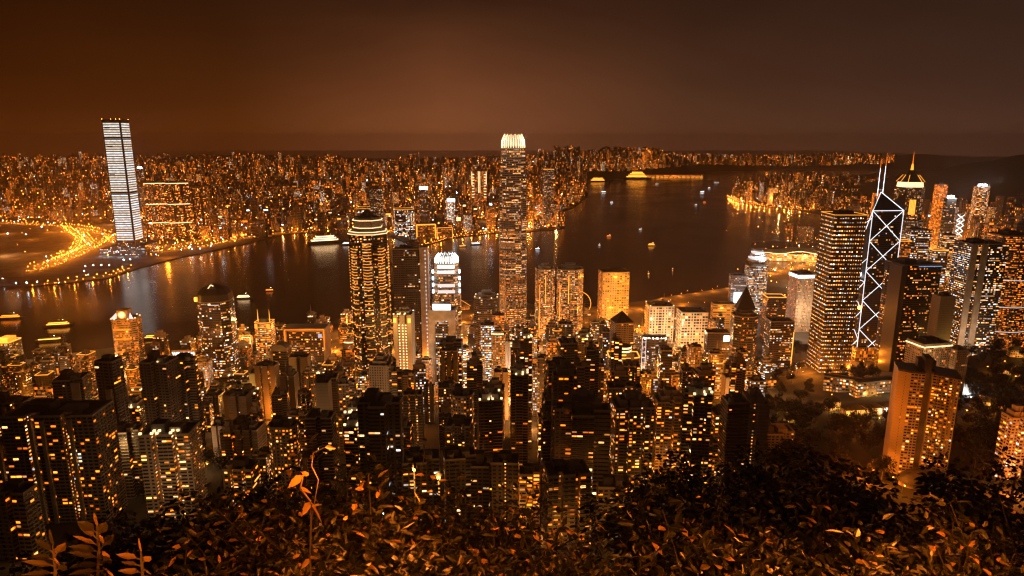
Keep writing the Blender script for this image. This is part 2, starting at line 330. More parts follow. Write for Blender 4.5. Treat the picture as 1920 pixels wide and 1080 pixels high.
def plan(kind, w, d):
    a, b = w/2, d/2
    if kind == 'oct': c = .24*min(w, d); return [(-a+c, -b), (a-c, -b), (a, -b+c), (a, b-c), (a-c, b), (-a+c, b), (-a, b-c), (-a, -b+c)]
    if kind == 'round': return ngon(20, a, b)
    if kind == 'cross': e, f = .30*w, .30*d; return [(-a+e, -b), (a-e, -b), (a-e, -b+f), (a, -b+f), (a, b-f), (a-e, b-f), (a-e, b), (-a+e, b), (-a+e, b-f), (-a, b-f), (-a, -b+f), (-a+e, -b+f)]
    if kind == 'notch': n, q = .09*w, .26*d; return [(-a, -b), (-n, -b), (-n, -b+q), (n, -b+q), (n, -b), (a, -b), (a, b), (n, b), (n, b-q), (-n, b-q), (-n, b), (-a, b)]
    if kind == 'twonotch':
        n, q, o = .055*w, .22*d, .2*w
        return [(-a, -b), (-o-n, -b), (-o-n, -b+q), (-o+n, -b+q), (-o+n, -b), (o-n, -b), (o-n, -b+q), (o+n, -b+q), (o+n, -b), (a, -b), (a, b), (-a, b)]
    if kind == 'bow': return [(a*t, -b*(.55+.45*cos(t*1.45))) for t in (-1, -.75, -.5, -.25, 0, .25, .5, .75, 1)]+[(a, b), (-a, b)]
    if kind == 'step': return [(-a, -b), (a*.3, -b), (a*.3, -b*.5), (a, -b*.5), (a, b), (-a, b)]
    return rect(w, d)
def solve_w(wpx, px, yt, Y, rot, asp):
    X, _, Z = at(px, yt, Y); e = rot + atan2(X, Y); sil = wpx/F*depth(Y, Z)
    return X, Z, sil/(abs(cos(e))+asp*abs(sin(e)))
def roofkit(root, poly, h, kind, w, d):
    """parapet, plant rooms, tanks and masts on top of a tower (local coordinates)"""
    mb = MB(); inner = scale(poly, .93); n = len(poly); z = h
    for i in range(n):
        j = (i+1) % n
        mb.face([(*poly[i], z+.003), (*poly[j], z+.003), (*poly[j], z+1.5), (*poly[i], z+1.5)]); mb.face([(*inner[j], z+.003), (*inner[i], z+.003), (*inner[i], z+1.5), (*inner[j], z+1.5)])
        mb.face([(*poly[i], z+1.5), (*poly[j], z+1.5), (*inner[j], z+1.5), (*inner[i], z+1.5)])
    mb.build('parapet', M['concrete'], root)
    k = kind.split('+')
    if 'plant' in k:
        p = MB(); p.box(-.24*w, .22*w, -.2*d, .24*d, h, h+random.uniform(4, 7)); p.build('plant_room', M['roof'], root)
    if 'plant2' in k:
        p = MB(); p.box(-.32*w, -.04*w, -.2*d, .25*d, h, h+random.uniform(5, 9)); p.build('plant_room', M['roof'], root)
        p = MB(); p.box(.06*w, .3*w, -.25*d, .18*d, h, h+random.uniform(3, 5)); p.build('plant_room', M['concrete'], root)
    if 'stack' in k:
        p = MB(); p.prism(scale(poly, .7), h, h+6, m=0, cap=0); p.prism(scale(poly, .4), h+6, h+11, m=0, cap=0); p.build('plant_room', M['concrete'], root)
    if 'tank' in k:
        p = MB(); p.prism(ngon(12, 2.6, 2.6), 0, 4.2, m=0, cap=0); p.build('water_tank', M['concrete'], root, (.3*w*random.choice((-1, 1)), -.28*d, h))
    if 'mast' in k:
        p = MB(); p.bar((0, 0, 0), (0, 0, 16), .5, r2=.15); p.bar((-1.5, 0, 9), (1.5, 0, 9), .15); p.bar((-1, 0, 12), (1, 0, 12), .12); p.build('antenna', M['metal'], root, (random.uniform(-.15, .15)*w, 0, h+4))
    if 'light' in k:
        for x, y in inner[:8]: p = MB(); p.box(x-.9, x+.9, y-.9, y+.9, h+1.5, h+3); p.build('roof_lamp', M['e_warm'], root)
    if 'rim' in k:
        p = MB()
        for i in range(n): p.bar((*poly[i], h+1.9), (*poly[(i+1) % n], h+1.9), .8 if 'plant' not in k or len(k) > 2 else .38)
        p.build('light_strip', M['e_amber'], root)
    if 'pyramid' in k:
        p = MB(); p.frust(scale(poly, 1.02), scale(poly, .04), h+1.5, h+1.5+.55*w); p.build('pyramid_roof', M['dark'], root)
def led_material():
    m = bpy.data.materials.new('striped_light_facade'); m.use_nodes = True; nt = m.node_tree; b = nt.nodes['Principled BSDF']; N = nt.nodes.new; L = nt.links.new
    uv = N('ShaderNodeUVMap'); sp = N('ShaderNodeSeparateXYZ'); L(uv.outputs[0], sp.inputs[0])
    f = N('ShaderNodeMath'); f.operation = 'FRACT'; L(sp.outputs[1], f.inputs[0]); g = N('ShaderNodeMath'); g.operation = 'LESS_THAN'; L(f.outputs[0], g.inputs[0]); g.inputs[1].default_value = .58
    n = N('ShaderNodeTexNoise'); n.inputs['Scale'].default_value = .9; L(uv.outputs[0], n.inputs[0])
    w = N('ShaderNodeTexWhiteNoise'); w.noise_dimensions = '1D'; fl = N('ShaderNodeMath'); fl.operation = 'FLOOR'; L(sp.outputs[1], fl.inputs[0]); L(fl.outputs[0], w.inputs['W'])
    a = N('ShaderNodeMath'); a.operation = 'MULTIPLY_ADD'; L(n.outputs[0], a.inputs[0]); a.inputs[1].default_value = .9; a.inputs[2].default_value = .12
    c = N('ShaderNodeMath'); c.operation = 'MULTIPLY_ADD'; L(w.outputs['Value'], c.inputs[0]); c.inputs[1].default_value = .5; c.inputs[2].default_value = .75
    d = N('ShaderNodeMath'); d.operation = 'MULTIPLY'; L(a.outputs[0], d.inputs[0]); L(c.outputs[0], d.inputs[1]); e = N('ShaderNodeMath'); e.operation = 'MULTIPLY'; L(d.outputs[0], e.inputs[0]); L(g.outputs[0], e.inputs[1])
    h = N('ShaderNodeMath'); h.operation = 'MULTIPLY'; L(e.outputs[0], h.inputs[0]); h.inputs[1].default_value = 1.9
    r = N('ShaderNodeValToRGB'); L(w.outputs['Value'], r.inputs[0]); r.color_ramp.elements[0].color = (1, .80, .55, 1); r.color_ramp.elements[1].color = (.92, .95, 1, 1)
    L(r.outputs[0], b.inputs['Emission Color']); L(h.outputs[0], b.inputs['Emission Strength']); b.inputs['Base Color'].default_value = (.04, .04, .042, 1); b.inputs['Roughness'].default_value = .3
    m.cycles.emission_sampling = 'NONE'; return m
M['led'] = led_material()
def tower(px, yt, wpx, Y, label, short=None, style='office', plan_='rect', rot=None, asp=.8, roof='plant', name='office_tower', cat='office tower',
          group=None, alt=None, altf=None, fins=0, ledge=0, podium=0, Z=None, sk={}, zb=None, pos=None):
    rot = R(random.uniform(-5, 9)) if rot is None else R(rot)
    X, Zt, w = solve_w(wpx, px, yt, Y, rot, asp)
    d = w*asp
    if pos: X, Y, Zt, w, d = pos
    zb = (G(X, Y)-2 if zb is None else zb); h = Zt-zb
    root = thing(name, label, cat, (X, Y, zb), rot, group)
    p1, p2, bay, fh = sty(style, **sk); P = plan(plan_, w, d); mb = MB()
    mats = [M['facade'], M['roof'], M['concrete']]
    if alt:
        q1, q2, _, _ = sty(alt)
        f_ = altf or (lambda i: False)
        mb.prism(P, 0, h, bay, fh, m=0, cap=1, pf=lambda i: (q1, q2) if f_(i) else (p1, p2))
    elif plan_ in ('notch', 'twonotch', 'cross'):
        q1, q2, _, _ = sty('stair', lit=random.choice((.12, .3, .75)), alb=p2[2]); n1, n2, _, _ = sty('blank', alb=p2[2]*1.25)
        def pf(i):
            L = hypot(P[i][0]-P[(i+1) % len(P)][0], P[i][1]-P[(i+1) % len(P)][1])
            return (q1, q2) if L < .24*min(w, d) else (p1, p2)
        mb.prism(P, 0, h, bay, fh, m=0, cap=1, pf=pf)
    else: mb.prism(P, 0, h, bay, fh, p1, p2, m=0, cap=1)
    if fins:
        n = len(P)
        for i in range(n):
            (ax, ay), (bx, by) = P[i], P[(i+1) % n]; L = hypot(bx-ax, by-ay); k = max(1, round(L/fins)); ux, uy = (bx-ax)/L, (by-ay)/L
            for j in range(k+1):
                x, y = ax+ux*L*j/k, ay+uy*L*j/k; s = .45
                mb.box(x-s+uy*.4, x+s+uy*.4, y-s-ux*.4, y+s-ux*.4, .5, h+.6, 2)
    if ledge:
        PL = scale(P, 1+1.2/w)
        for k in range(1, int(h/(fh*ledge))):
            z = k*fh*ledge; mb.prism(PL, z-.25, z+.12, m=2, cap=2, bottom=True)
    mb.build('wall', mats, root)
    roofkit(root, P, h, roof, w, d)
    if podium:
        p = MB(); q1, q2, _, _ = sty('glow', lit=.5, bright=.9); p.prism(rect(w*1.45, d*1.5), 0, podium, 4, 5, q1, q2, m=0, cap=1); p.build('podium', mats, root)
    TOW.append(dict(X=X, Y=Y, r=.62*max(w, d), px=px, py=yt, short=short, w=wpx, o=root, z=Zt))
    DIM[root.name] = (h, w, d, P)
    return root
def part(root, name, mt, fn):
    mb = MB(); fn(mb); return mb.build(name, mt, root)
def reg(root, X, Y, r, px, py, short, Z=0): TOW.append(dict(X=X, Y=Y, r=r, px=px, py=py, short=short, w=40, o=root, z=Z))
FAC = [M['facade'], M['roof'], M['concrete']]
# ---------------------------------------------------------------- tall white lit tower across the water
def icc():
    X, Y = gnd(247, 474, 4); X0, _, Zt = at(213, 224, Y); h = Zt-3; w = 66; rot = R(3)
    r = thing('skyscraper', 'tallest slim tower across the harbour, its whole face striped with white light lines', 'skyscraper', (X, Y, 3), rot)
    def wall(mb):
        led = sty('office', lit=.985, corr=.6, bright=.62, tone=.80, ww=1., wh=.56, bay=9, fh=4.4); side = sty('office', lit=.975, corr=.6, bright=.55, tone=.78, ww=1., wh=.54, bay=9, fh=4.4)
        blank = sty('blank', alb=.05); a = w/2; z0 = 52
        mb.prism(rect(w+2, w+2), 0, z0, 3, 5, *sty('dim', lit=.2, tone=.9, bright=1.6)[:2], m=0, cap=1)
        c = 5.0; s = .965; P = [(-a+c, -a), (a-c, -a), (a-c, -a+c), (a, -a+c), (a, a-c), (a-c, a-c), (a-c, a), (-a+c, a), (-a+c, a-c), (-a, a-c), (-a, -a+c), (-a+c, -a+c)]
        Q = scale(P, s)
        for i in range(12):
            p = led if i == 0 else side if i == 3 else led if i in (6, 9) else blank
            mb.wall(P[i], P[(i+1) % 12], z0, h-9, p[2], 8.2, p[0], p[1], 0 if p is blank else 3, Q[i], Q[(i+1) % 12])
        mb.face([(x, y, h-9) for x, y in Q], 1)
    part(r, 'wall', FAC+[M['led']], wall)
    def band(z):
        def f(mb): k = 1.01-.035*(z/h); mb.prism(rect(w*k-9.2, w*k+.6), z, z+5, m=0, cap=0, bottom=True); mb.prism(rect(w*k+.6, w*k-9.2), z+.2, z+4.8, m=0, cap=0, bottom=True)
        return f
    for q in (.46, .86): part(r, 'plant_floor_band', M['dark'], band(h*q))
    part(r, 'crown', M['dark'], lambda mb: mb.frust(rect(w*.94, w*.94), rect(w*.97, w*.97), h-8.99, h, cap=True))
    for x, y in [(-.45, -.45), (.45, -.45), (.45, .45), (-.45, .45), (0, -.45), (.25, -.45)]:
        part(r, 'roof_lamp', M['e_lamp'], lambda mb: mb.box(x*w-.7, x*w+.7, y*w-.7, y*w+.7, h, h+1.4))
    for x, z0, z1 in [(-14, .935, .945), (-12, .80, .81), (-16, .60, .606), (-10, .38, .386), (-17, .955, .963)]:
        part(r, 'unlit_panel', M['dark'], lambda mb: mb.box(x-9, x+9, -w*.5-.4, -w*.5+3, h*z0, h*z1))
    def pod(mb):
        p = sty('office', lit=.22, tone=.95, bright=2.0, alb=.08); mb.prism(rect(120, 105, 12, 6), 0, 34, 4, 5, p[0], p[1], m=0, cap=1); mb.prism(rect(60, 60, -64, -8), 0, 22, 4, 5, p[0], p[1], m=0, cap=1)
    part(r, 'podium', FAC, pod)
    reg(r, X, Y, 75, 213, 224, 'the tall white striped tower', Zt)
    for dx, dy in ((-40, -75), (10, -85), (55, -70), (-75, -60)): point(X+dx, Y+dy, 10, 1.6e4, (.9, .95, 1))
icc()
# ---------------------------------------------------------------- tower with the claw crown
def crown_tower(px, yt, wpx, Y, label, short, p_style, low_glow, fins_mat, taper):
    X, _, Zt = at(px, yt, Y); zb = SEA; h = Zt-zb; w = wpx/F*depth(Y, Zt*.7)
    r = thing('skyscraper', label, 'skyscraper', (X, Y, zb), R(2)); top = h*.945
    def oc(s, c=.22): a = w/2*s; k = a*2*c; return [(-a+k, -a), (a-k, -a), (a, -a+k), (a, a-k), (a-k, a), (-a+k, a), (-a, a-k), (-a, -a+k)]
    sec = [(0, 1), (.30, 1), (.62, .965), (.80, .93), (.90, .88), (1, .80)]
    def wall(mb):
        for k, ((t0, s0), (t1, s1)) in enumerate(zip(sec, sec[1:])):
            p = sty(p_style, seed=.3, **(dict(lit=.9, corr=.2, bright=low_glow, tone=.55) if k == 0 else dict(lit=.40+.1*(k == 1)+.1*(k == 4), corr=.85, bright=1.35, tone=.58)))
            if k == 0: mb.frust(oc(1), oc(1), 0, h*.12, m=0, cap=False, bay=2.4, fh=4.2, p1=(.9, .1, low_glow*1.3, .5), p2=p[1]); mb.frust(oc(1), oc(s1), h*.12, top*t1, m=0, cap=False, bay=2.4, fh=4.2, p1=(.62, .4, low_glow, .5), p2=p[1])
            else: mb.frust(oc(s0), oc(s1), top*t0, top*t1, m=0, cap=False, bay=2.4, fh=4.2, p1=p[0], p2=p[1])
            if k: mb.prism(oc((s0+s1)/2*1.012), top*t0-2.5, top*t0+2.5, m=2, cap=2, bottom=True)
        mb.face([(x, y, top) for x, y in oc(.8)], 1)
        for x, y in oc(1.0): mb.bar((x, y, 0), (x*.94, y*.94, top*.80), .7, 2)
    part(r, 'wall', FAC[:2]+[M['metal']], wall)
    part(r, 'crown_drum', M['pale'], lambda mb: mb.frust(oc(.74), oc(.50), top+.01, h*.985))
    P = oc(.82); n = 0
    for i in range(8):
        (ax, ay), (bx, by) = P[i], P[(i+1) % 8]; k = 5 if i % 2 == 0 else 3
        for j in range(k):
            x, y = ax+(bx-ax)*(j+.5)/k, ay+(by-ay)*(j+.5)/k
            def fin(mb): mb.bar((x, y, top-3), (x*.97, y*.97, top+(h-top)*.5), .9, r2=.75); mb.bar((x*.97, y*.97, top+(h-top)*.5), (x*.74, y*.74, h+2*(n % 2)), .75, r2=.3)
            part(r, 'crown_fin', fins_mat, fin); n += 1  # floodlighting of the fins is put in as emission
    reg(r, X, Y, w*.75, px, yt, short, Zt)
    for a in range(6): point(X+w*.75*cos(a*pi/3), Y+w*.75*sin(a*pi/3), Zt-8, 2.2e4, (1, .82, .6), 1)
    return r, X, Y, w, h
crown_tower(962, 253, 52, 1416, 'tallest central tower with a white glowing claw crown, standing at the harbour edge', 'the tall claw-crowned tower', 'office', .95, M['e_warm'], 1)
def low_crown():
    r, X, Y, w, h = crown_tower(837, 477, 52, 1235, 'shorter white lit twin with the claw crown and cold white bands, beside the water', 'the shorter claw-crowned tower', 'cool', .3, M['e_white'], 1)
    for q in (.90, .85, .72, .66):
        part(r, 'light_band', M['e_soft'], lambda mb: mb.box(-w*.30, w*.30, -w*.5, -w*.3, h*q-3, h*q+2.5))
    for s in (-1, 1):
        for i in range(4): part(r, 'corner_light', M['e_white'], lambda mb: mb.box(s*w*.47-1.6, s*w*.47+1.6, -w*.40, -w*.30, h*(.64+.065*i), h*(.67+.065*i)))
low_crown()
# ---------------------------------------------------------------- tower outlined with yellow lines
def star_tower():
    Y = 1008; X, _, Zt = at(690, 437, Y); zb = G(X, Y); h = Zt-zb; w = 58
    r = thing('skyscraper', 'dark star-shaped tower ringed by yellow light lines, with a stepped pyramid top', 'skyscraper', (X, Y, zb), R(6))
    a = w*.40; b = w*.50
    P = []
    def star(s): 
        q = []
        for k in range(8):
            t = -pi/2+k*pi/4
            q += [(s*b*cos(t-.20), s*b*sin(t-.20)), (s*b*cos(t+.20), s*b*sin(t+.20)), (s*b*.72*cos(t+pi/8), s*b*.72*sin(t+pi/8))]
        return q
    P = star(1.); p = sty('dim', lit=.24, corr=.45, tone=.5, bright=1.6, bay=2.4, alb=.07)
    part(r, 'wall', FAC, lambda mb: mb.prism(P, 0, h, p[2], p[3], p[0], p[1], m=0, cap=1))
    zz = [h*.955-i*4.4 for i in range(15)]+[h*.70, h*.685, h*.655, h*.62, h*.60, h*.565, h*.54, h*.47, h*.40, h*.33, h*.27, h*.20]
    for z in zz:
        for k in (0, 1, 7, 2, 6):
            t = -pi/2+k*pi/4
            if z > h*.93 and k != 0: continue
            def band(mb):
                e = [(1.012*b*cos(t+o), 1.012*b*sin(t+o)) for o in (-.22, .22)]; m_ = (1.035*b*cos(t), 1.035*b*sin(t))
                mb.bar((*e[0], z), (*m_, z-.6), .55, r2=.55); mb.bar((*m_, z-.6), (*e[1], z), .55, r2=.55)
            part(r, 'light_band', M['e_gold'], band)
    for i, (s0, s1, z0, z1) in enumerate([(1.06, 1.06, 0, 3.5), (1.0, .80, 3.5, 9), (.76, .74, 9, 20), (.78, .66, 20, 25), (.5, .08, 25, 36)]):
        part(r, 'crown_tier', M['concrete'], lambda mb: mb.frust(scale(ngon(8, b, b, pi/8), s0), scale(ngon(8, b, b, pi/8), s1), h+z0+.01, h+z1))
        def st(mb):
            Q = scale(ngon(8, b, b, pi/8), s0*1.01)
            for k in range(8): mb.bar((*Q[k], h+z0+1), (*Q[(k+1) % 8], h+z0+1), .6)
        if i < 4: part(r, 'light_strip', M['e_warm'], st)
    part(r, 'antenna', M['metal'], lambda mb: mb.bar((0, 0, h+30), (0, 0, h+52), .8, r2=.2))
    reg(r, X, Y, 40, 690, 437, 'the yellow-ringed star tower', Zt)
star_tower()
# ---------------------------------------------------------------- prism tower with white diagonal light tubes
def prism_tower():
    Y = 1215; X, _, Zt = at(1652, 360, Y); bx, by = gnd(1640, 655, 6); zb = 4; h = Zt-zb; s = 56; q = s/2; rot = R(3)
    r = thing('skyscraper', 'faceted glass tower crossed by white diagonal light tubes, two masts on its sloping top', 'skyscraper', (X, Y, zb), rot)
    A, B, C, D, O = (-q, -q), (q, -q), (q, q), (-q, q), (0, 0)   # front face A-B, right B-C, back C-D, left D-A
    hz = lambda py: at(1645, py, Y)[2]-zb
    lv = {'DA': (hz(522), hz(474)), 'AB': (hz(392), hz(360)), 'BC': (hz(392), hz(360)), 'CD': (hz(440), hz(400))}
    E = {'AB': (A, B), 'BC': (B, C), 'CD': (C, D), 'DA': (D, A)}
    p = sty('dim', lit=.10, tone=.6, bright=1.1, alb=.05, bay=2.6); n_ = sty('glow', lit=.6, bright=.8)
    def wall(mb):
        for k, (u, v) in E.items():
            e, o = lv[k]; mb.wall(u, v, 26, e, p[2], p[3], p[0], p[1], 0)
            mb.face([(*u, e), (*v, e), (*O, o)], 1)                      # sloping glass roof of the quarter
            for (g, w_) in ((v, O), (O, u)): mb.face([(*g, 26), (*w_, 26), (*w_, o), (*g, e)], 1)
        mb.prism(rect(s+6, s+6), 0, 25.9, 4, 6, n_[0], n_[1], m=0, cap=1)
    part(r, 'wall', [M['facade'], M['dark']], wall)
    tubes = []
    mh = (h-26)/5.2
    def full(k): return lv[k][0]
    for k, (u, v) in E.items():
        e = full(k); z = e; flip = 0
        while z > 27:
            z2 = max(26, z-mh)
            f_ = (z-z2)/mh
            um = (u[0]+(v[0]-u[0])*f_, u[1]+(v[1]-u[1])*f_); vm = (v[0]+(u[0]-v[0])*f_, v[1]+(u[1]-v[1])*f_)
            tubes += [((*u, z), (*um, z2)), ((*v, z), (*vm, z2))]
            z = z2
        tubes += [((*u, e), (*v, e)), ((*u, e), (*O, lv[k][1])), ((*v, e), (*O, lv[k][1]))]
    for g in (A, B, C, D):
        es = [full(k) for k, (u, v) in E.items() if g in (u, v)]; tubes.append(((*g, 26), (*g, max(es))))
    tubes += [((*O, lv['DA'][1]), (*O, lv['AB'][1]))]
    e = lv['AB'][0]; tubes += [((*A, e), (*D, lv['DA'][0])), ((*O, lv['AB'][1]), (*A, lv['DA'][0]))]
    for a, b in tubes:
        a, b = [tuple(np.array(t)*np.array((1.008, 1.008, 1))) for t in (a, b)]
        part(r, 'light_tube', M['e_tube'], lambda mb: mb.bar(a, b, .55, n=6))
    for x, y, g in ((-5, 2, 60), (2, -2, 66)):
        part(r, 'mast', M['e_white'], lambda mb: mb.bar((x, y, h-6), (x, y, h+g*.7), .5, n=6, r2=.3)); part(r, 'mast_tip', M['e_orange'], lambda mb: mb.bar((x, y, h+g*.7), (x, y, h+g), .4, r2=.15))  # lit look of the masts is put in as emission
    part(r, 'mast_frame', M['e_soft'], lambda mb: [mb.bar(a, b, .4) for a, b in (((-5, 2, h+4), (2, -2, h+4)), ((-5, 2, h-8), (-5, 2, h+4)), ((2, -2, h-6), (2, -2, h+4)))])
    part(r, 'logo_panel', M['e_white'], lambda mb: mb.box(-q-.5, -q+.6, -14, 12, hz(515), hz(508)))
    part(r, 'logo_panel', M['e_lamp'], lambda mb: mb.box(-q-6, -q-1.5, -q-3, -q+2, hz(572), hz(567)))
    reg(r, X, Y, 40, 1652, 360, 'the white-tubed prism tower', Zt)
    point(X-40, Y-30, 18, 1.2e5); point(X+40, Y-35, 12, 1.2e5)
prism_tower()
# ---------------------------------------------------------------- square tower with a dot of light in every window
t = tower(1582, 402, 78, 1150, 'dark square tower dotted all over with small white window lights', 'the dotted square tower', 'dots', rot=-1, asp=1., roof='plant+rim', plan_='rect', name='skyscraper', cat='skyscraper', sk=dict(bay=4.2, fh=7.2, ww=.5, wh=.30, bright=1.9, tone=.66))
# ---------------------------------------------------------------- far right tower with the stepped lit crown and needle
def needle_tower():
    Y = 2050; X, _, Zt = at(1706, 350, Y); h = Zt-SEA; w = 52/F*depth(Y, Zt)*.86
    r = thing('skyscraper', 'needle-topped tower with a white lit crown band and a gold panel on its face', 'skyscraper', (X, Y, SEA), R(-8)); P = plan('oct', w, w*.9)
    p = sty('dim', lit=.2, tone=.6, alb=.09); part(r, 'wall', FAC, lambda mb: mb.prism(P, 0, h, p[2], p[3], p[0], p[1], m=0, cap=1))
    part(r, 'gold_panel', M['e_amber'], lambda mb: [mb.box(x-1.4, x+1.4, -w*.45-.6, -w*.45+.4, h*.69, h*.86) for x in (-7.5, -3.8, 0, 3.8, 7.5)])
    part(r, 'gold_panel', M['e_orange'], lambda mb: [mb.box(w*.5-.4, w*.5+.6, y-1.5, y+1.5, h*.68, h*.84) for y in (-8, 0, 8)])
    part(r, 'crown_band', M['e_warm'], lambda mb: mb.frust(scale(P, .90), scale(P, .84), h+.01, h+15))
    part(r, 'crown_tier', M['dark'], lambda mb: mb.frust(scale(P, .95), scale(P, .52), h+15.01, h+36))
    part(r, 'crown_tier', M['dark'], lambda mb: mb.frust(scale(P, .40), scale(P, .22), h+36.01, h+50))
    for i in range(8): part(r, 'light_strip', M['e_amber'], lambda mb: mb.bar((*scale(P, .96)[i], h+15), (*scale(P, .53)[i], h+36), .8))
    part(r, 'lantern', M['e_amber'], lambda mb: mb.frust(ngon(8, 4.5, 4.5), ngon(8, 2.5, 2.5), h+50.01, h+68))
    part(r, 'needle', M['e_orange'], lambda mb: mb.bar((0, 0, h+68), (0, 0, h+104), 1.3, n=6, r2=.25))
    pp = sty('cool', lit=.28, bright=.8, alb=.25); part(r, 'lower_wall', FAC, lambda mb: mb.prism(plan('oct', w*1.16, w*1.06), 0, h*.62, 3, 4, pp[0], pp[1], m=0, cap=1))
    reg(r, X, Y, 45, 1706, 350, 'the needle-topped tower', Zt)
needle_tower()
def sub(r, name, mt, x0, x1, z0, z1, face='front', t=.8, off=0.):
    h, w, d, P = DIM[r.name]
    def f(mb):
        if face == 'front': mb.box(x0*w/2, x1*w/2, -d/2-t-off, -d/2-.05-off, z0*h, z1*h)
        elif face == 'left': mb.box(-w/2-t, -w/2-.05, x0*d/2, x1*d/2, z0*h, z1*h)
        else: mb.box(w/2+.05, w/2+t, x0*d/2, x1*d/2, z0*h, z1*h)
    return part(r, name, mt, f)
def lettering(root, text, x, y, z, size, mt, name='sign_lettering', rz=0.):
    c = bpy.data.curves.new(name, 'FONT'); c.body = text; c.size = size; c.extrude = .25; c.align_x = 'CENTER'; c.align_y = 'CENTER'
    o = bpy.data.objects.new(name, c); COL.objects.link(o); bpy.context.view_layer.update(); me = bpy.data.meshes.new_from_object(o.evaluated_get(bpy.context.evaluated_depsgraph_get())); bpy.data.objects.remove(o)
    o = bpy.data.objects.new(name, me); COL.objects.link(o); me.materials.clear(); me.materials.append(mt); o.parent = root; o.location = (x, y, z); o.rotation_euler = (pi/2, 0, rz); return o
# ---------------------------------------------------------------- Central, one tower at a time
def big_towers():
    # glass tower with the pale fin
    t = tower(762, 466, 52, 1150, 'dark glass slab with one tall pale grey fin along its right edge', 'the pale-finned glass slab', 'dim', asp=.5, roof='plant', sk=dict(lit=.05)); h, w, d, P = DIM[t.name]
    part(t, 'edge_fin', M['pale'], lambda mb: mb.box(w/2+.1, w/2+14, -d/2-3, d/2, 0, h+4))
    part(t, 'light_strip', M['e_soft'], lambda mb: [mb.box(w/2+9, w/2+10.4, -d/2-3.5, -d/2-3.02, z, z+3) for z in np.arange(20, h, 7)])
    # gate tower with white sign
    t = tower(831, 579, 50, 1050, 'beige gate-framed tower carrying a blank white lit sign on its roof', 'the beige gate-framed tower', 'cool', asp=.6, sk=dict(lit=.45)); h, w, d, P = DIM[t.name]
    part(t, 'portal_frame', M['pale'], lambda mb: (mb.box(-w/2-2, -w/2+9, -d/2-5, -d/2-.1, 0, h+1), mb.box(w/2-9, w/2+2, -d/2-5, -d/2-.1, 0, h+1), mb.box(-w/2+9.01, w/2-9.01, -d/2-5, -d/2-.1, h-16, h+1)))
    part(t, 'sign', M['e_white'], lambda mb: mb.box(-w*.36, w*.36, -d/2-3, -d/2-1.5, h+2, h+11)); part(t, 'sign_frame', M['dark'], lambda mb: mb.box(-w*.40, w*.40, -d/2-1.4, -d/2+1, h+1.6, h+13))
    point(t.location.x, t.location.y-60, 60, 6e4, (1, .62, .35))
    # ribbed octagon
    t = tower(912, 556, 48, 1180, 'dark octagonal tower with horizontal ribs and roof lamps', 'the ribbed octagonal tower', 'dim', 'oct', asp=1, ledge=1, roof='stack+light')
    # twin striped towers at the water, then the punched-window block
    for px, w_, l in ((1022, 40, 'left one of the twin rounded towers with glowing bands by the water'), (1069, 50, 'right one of the twin rounded towers, with a bright vertical strip, by the water')):
        t = tower(px, 503, w_, 1330, l, 'the rounded twin towers' if px > 1030 else None, 'bright', 'oct', asp=.9, roof='plant+stack', sk=dict(lit=.62, bright=1.3, tone=.5)); h, w, d, P = DIM[t.name]
        sub(t, 'light_strip', M['e_amber'], -.12, -.07, .55, .93); sub(t, 'light_strip', M['e_orange'], -.78, -.72, 0, .8, off=.2)
        point(t.location.x-36, t.location.y-40, 30, 9e4)
    t = tower(1151, 508, 58, 1370, 'orange lit square block with rows of punched windows by the water', 'the orange punched-window block', 'grid', asp=.75, rot=5, roof='plant', sk=dict(lit=.72, tone=.2, bright=1.7, ww=.55, wh=.5, bay=5, fh=5))
    point(t.location.x+10, t.location.y-70, 50, 2.2e5, (1, .30, .02)); point(t.location.x+14, t.location.y-62, 120, 1.6e5, (1, .30, .02))
    # pyramid roofs
    t = tower(1166, 603, 44, 1000, 'dark tower with a steep pyramid roof in front of the orange block', 'the steep pyramid-roofed tower', 'darkresi', asp=.9, roof='pyramid', sk=dict(lit=.04, alb=.34), rot=12)
    t = tower(1396, 590, 56, 1040, 'dark tower with a tall pointed dome roof left of the white-topped hotel', 'the pointed-dome tower', 'dim', 'oct', asp=1, roof='stack', sk=dict(tone=.35, lit=.25)); h, w, d, P = DIM[t.name]
    part(t, 'dome_roof', M['dark'], lambda mb: (mb.frust(scale(P, .8), scale(P, .62), h+11.01, h+20), mb.frust(scale(P, .62), scale(P, .30), h+20, h+34), mb.frust(scale(P, .30), scale(P, .04), h+34, h+46)))
    # drum tower
    t = tower(1169, 668, 62, 850, 'dark rounded tower topped by a glowing ring-lit drum', 'the ring-lit drum tower', 'dim', 'bow', asp=.75, roof='rim', sk=dict(lit=.26, tone=.25, bright=2.2)); h, w, d, P = DIM[t.name]
    part(t, 'drum', M['dark'], lambda mb: mb.prism(ngon(24, w*.25, w*.25), h, h+15, m=0, cap=0))
    for z in (3.5, 8, 12.5): part(t, 'light_ring', M['e_warm'] if z > 4 else M['e_amber'], lambda mb: mb.prism(ngon(24, w*.258, w*.258), h+z, h+z+2.2, m=0, cap=0, bottom=True))
    part(t, 'plant_room', M['concrete'], lambda mb: mb.box(w*.05, w*.3, -w*.36, -w*.27, h, h+8))
    point(t.location.x-8, t.location.y-22, h+t.location.z+5, 2500, (1, .5, .12), .5)
    # grid twins
    t = tower(1237, 571, 54, 1250, 'pale grid-fronted tower glowing through every window, left of its twin', 'the left grid-fronted tower', 'grid', asp=.8, rot=2, roof='plant+light', sk=dict(lit=.25, bright=1.3, tone=.52, bay=5.6, fh=5.4, ww=.68, wh=.64, alb=.62)); point(t.location.x-6, t.location.y-62, 60, 1.3e5, (1, .62, .30))
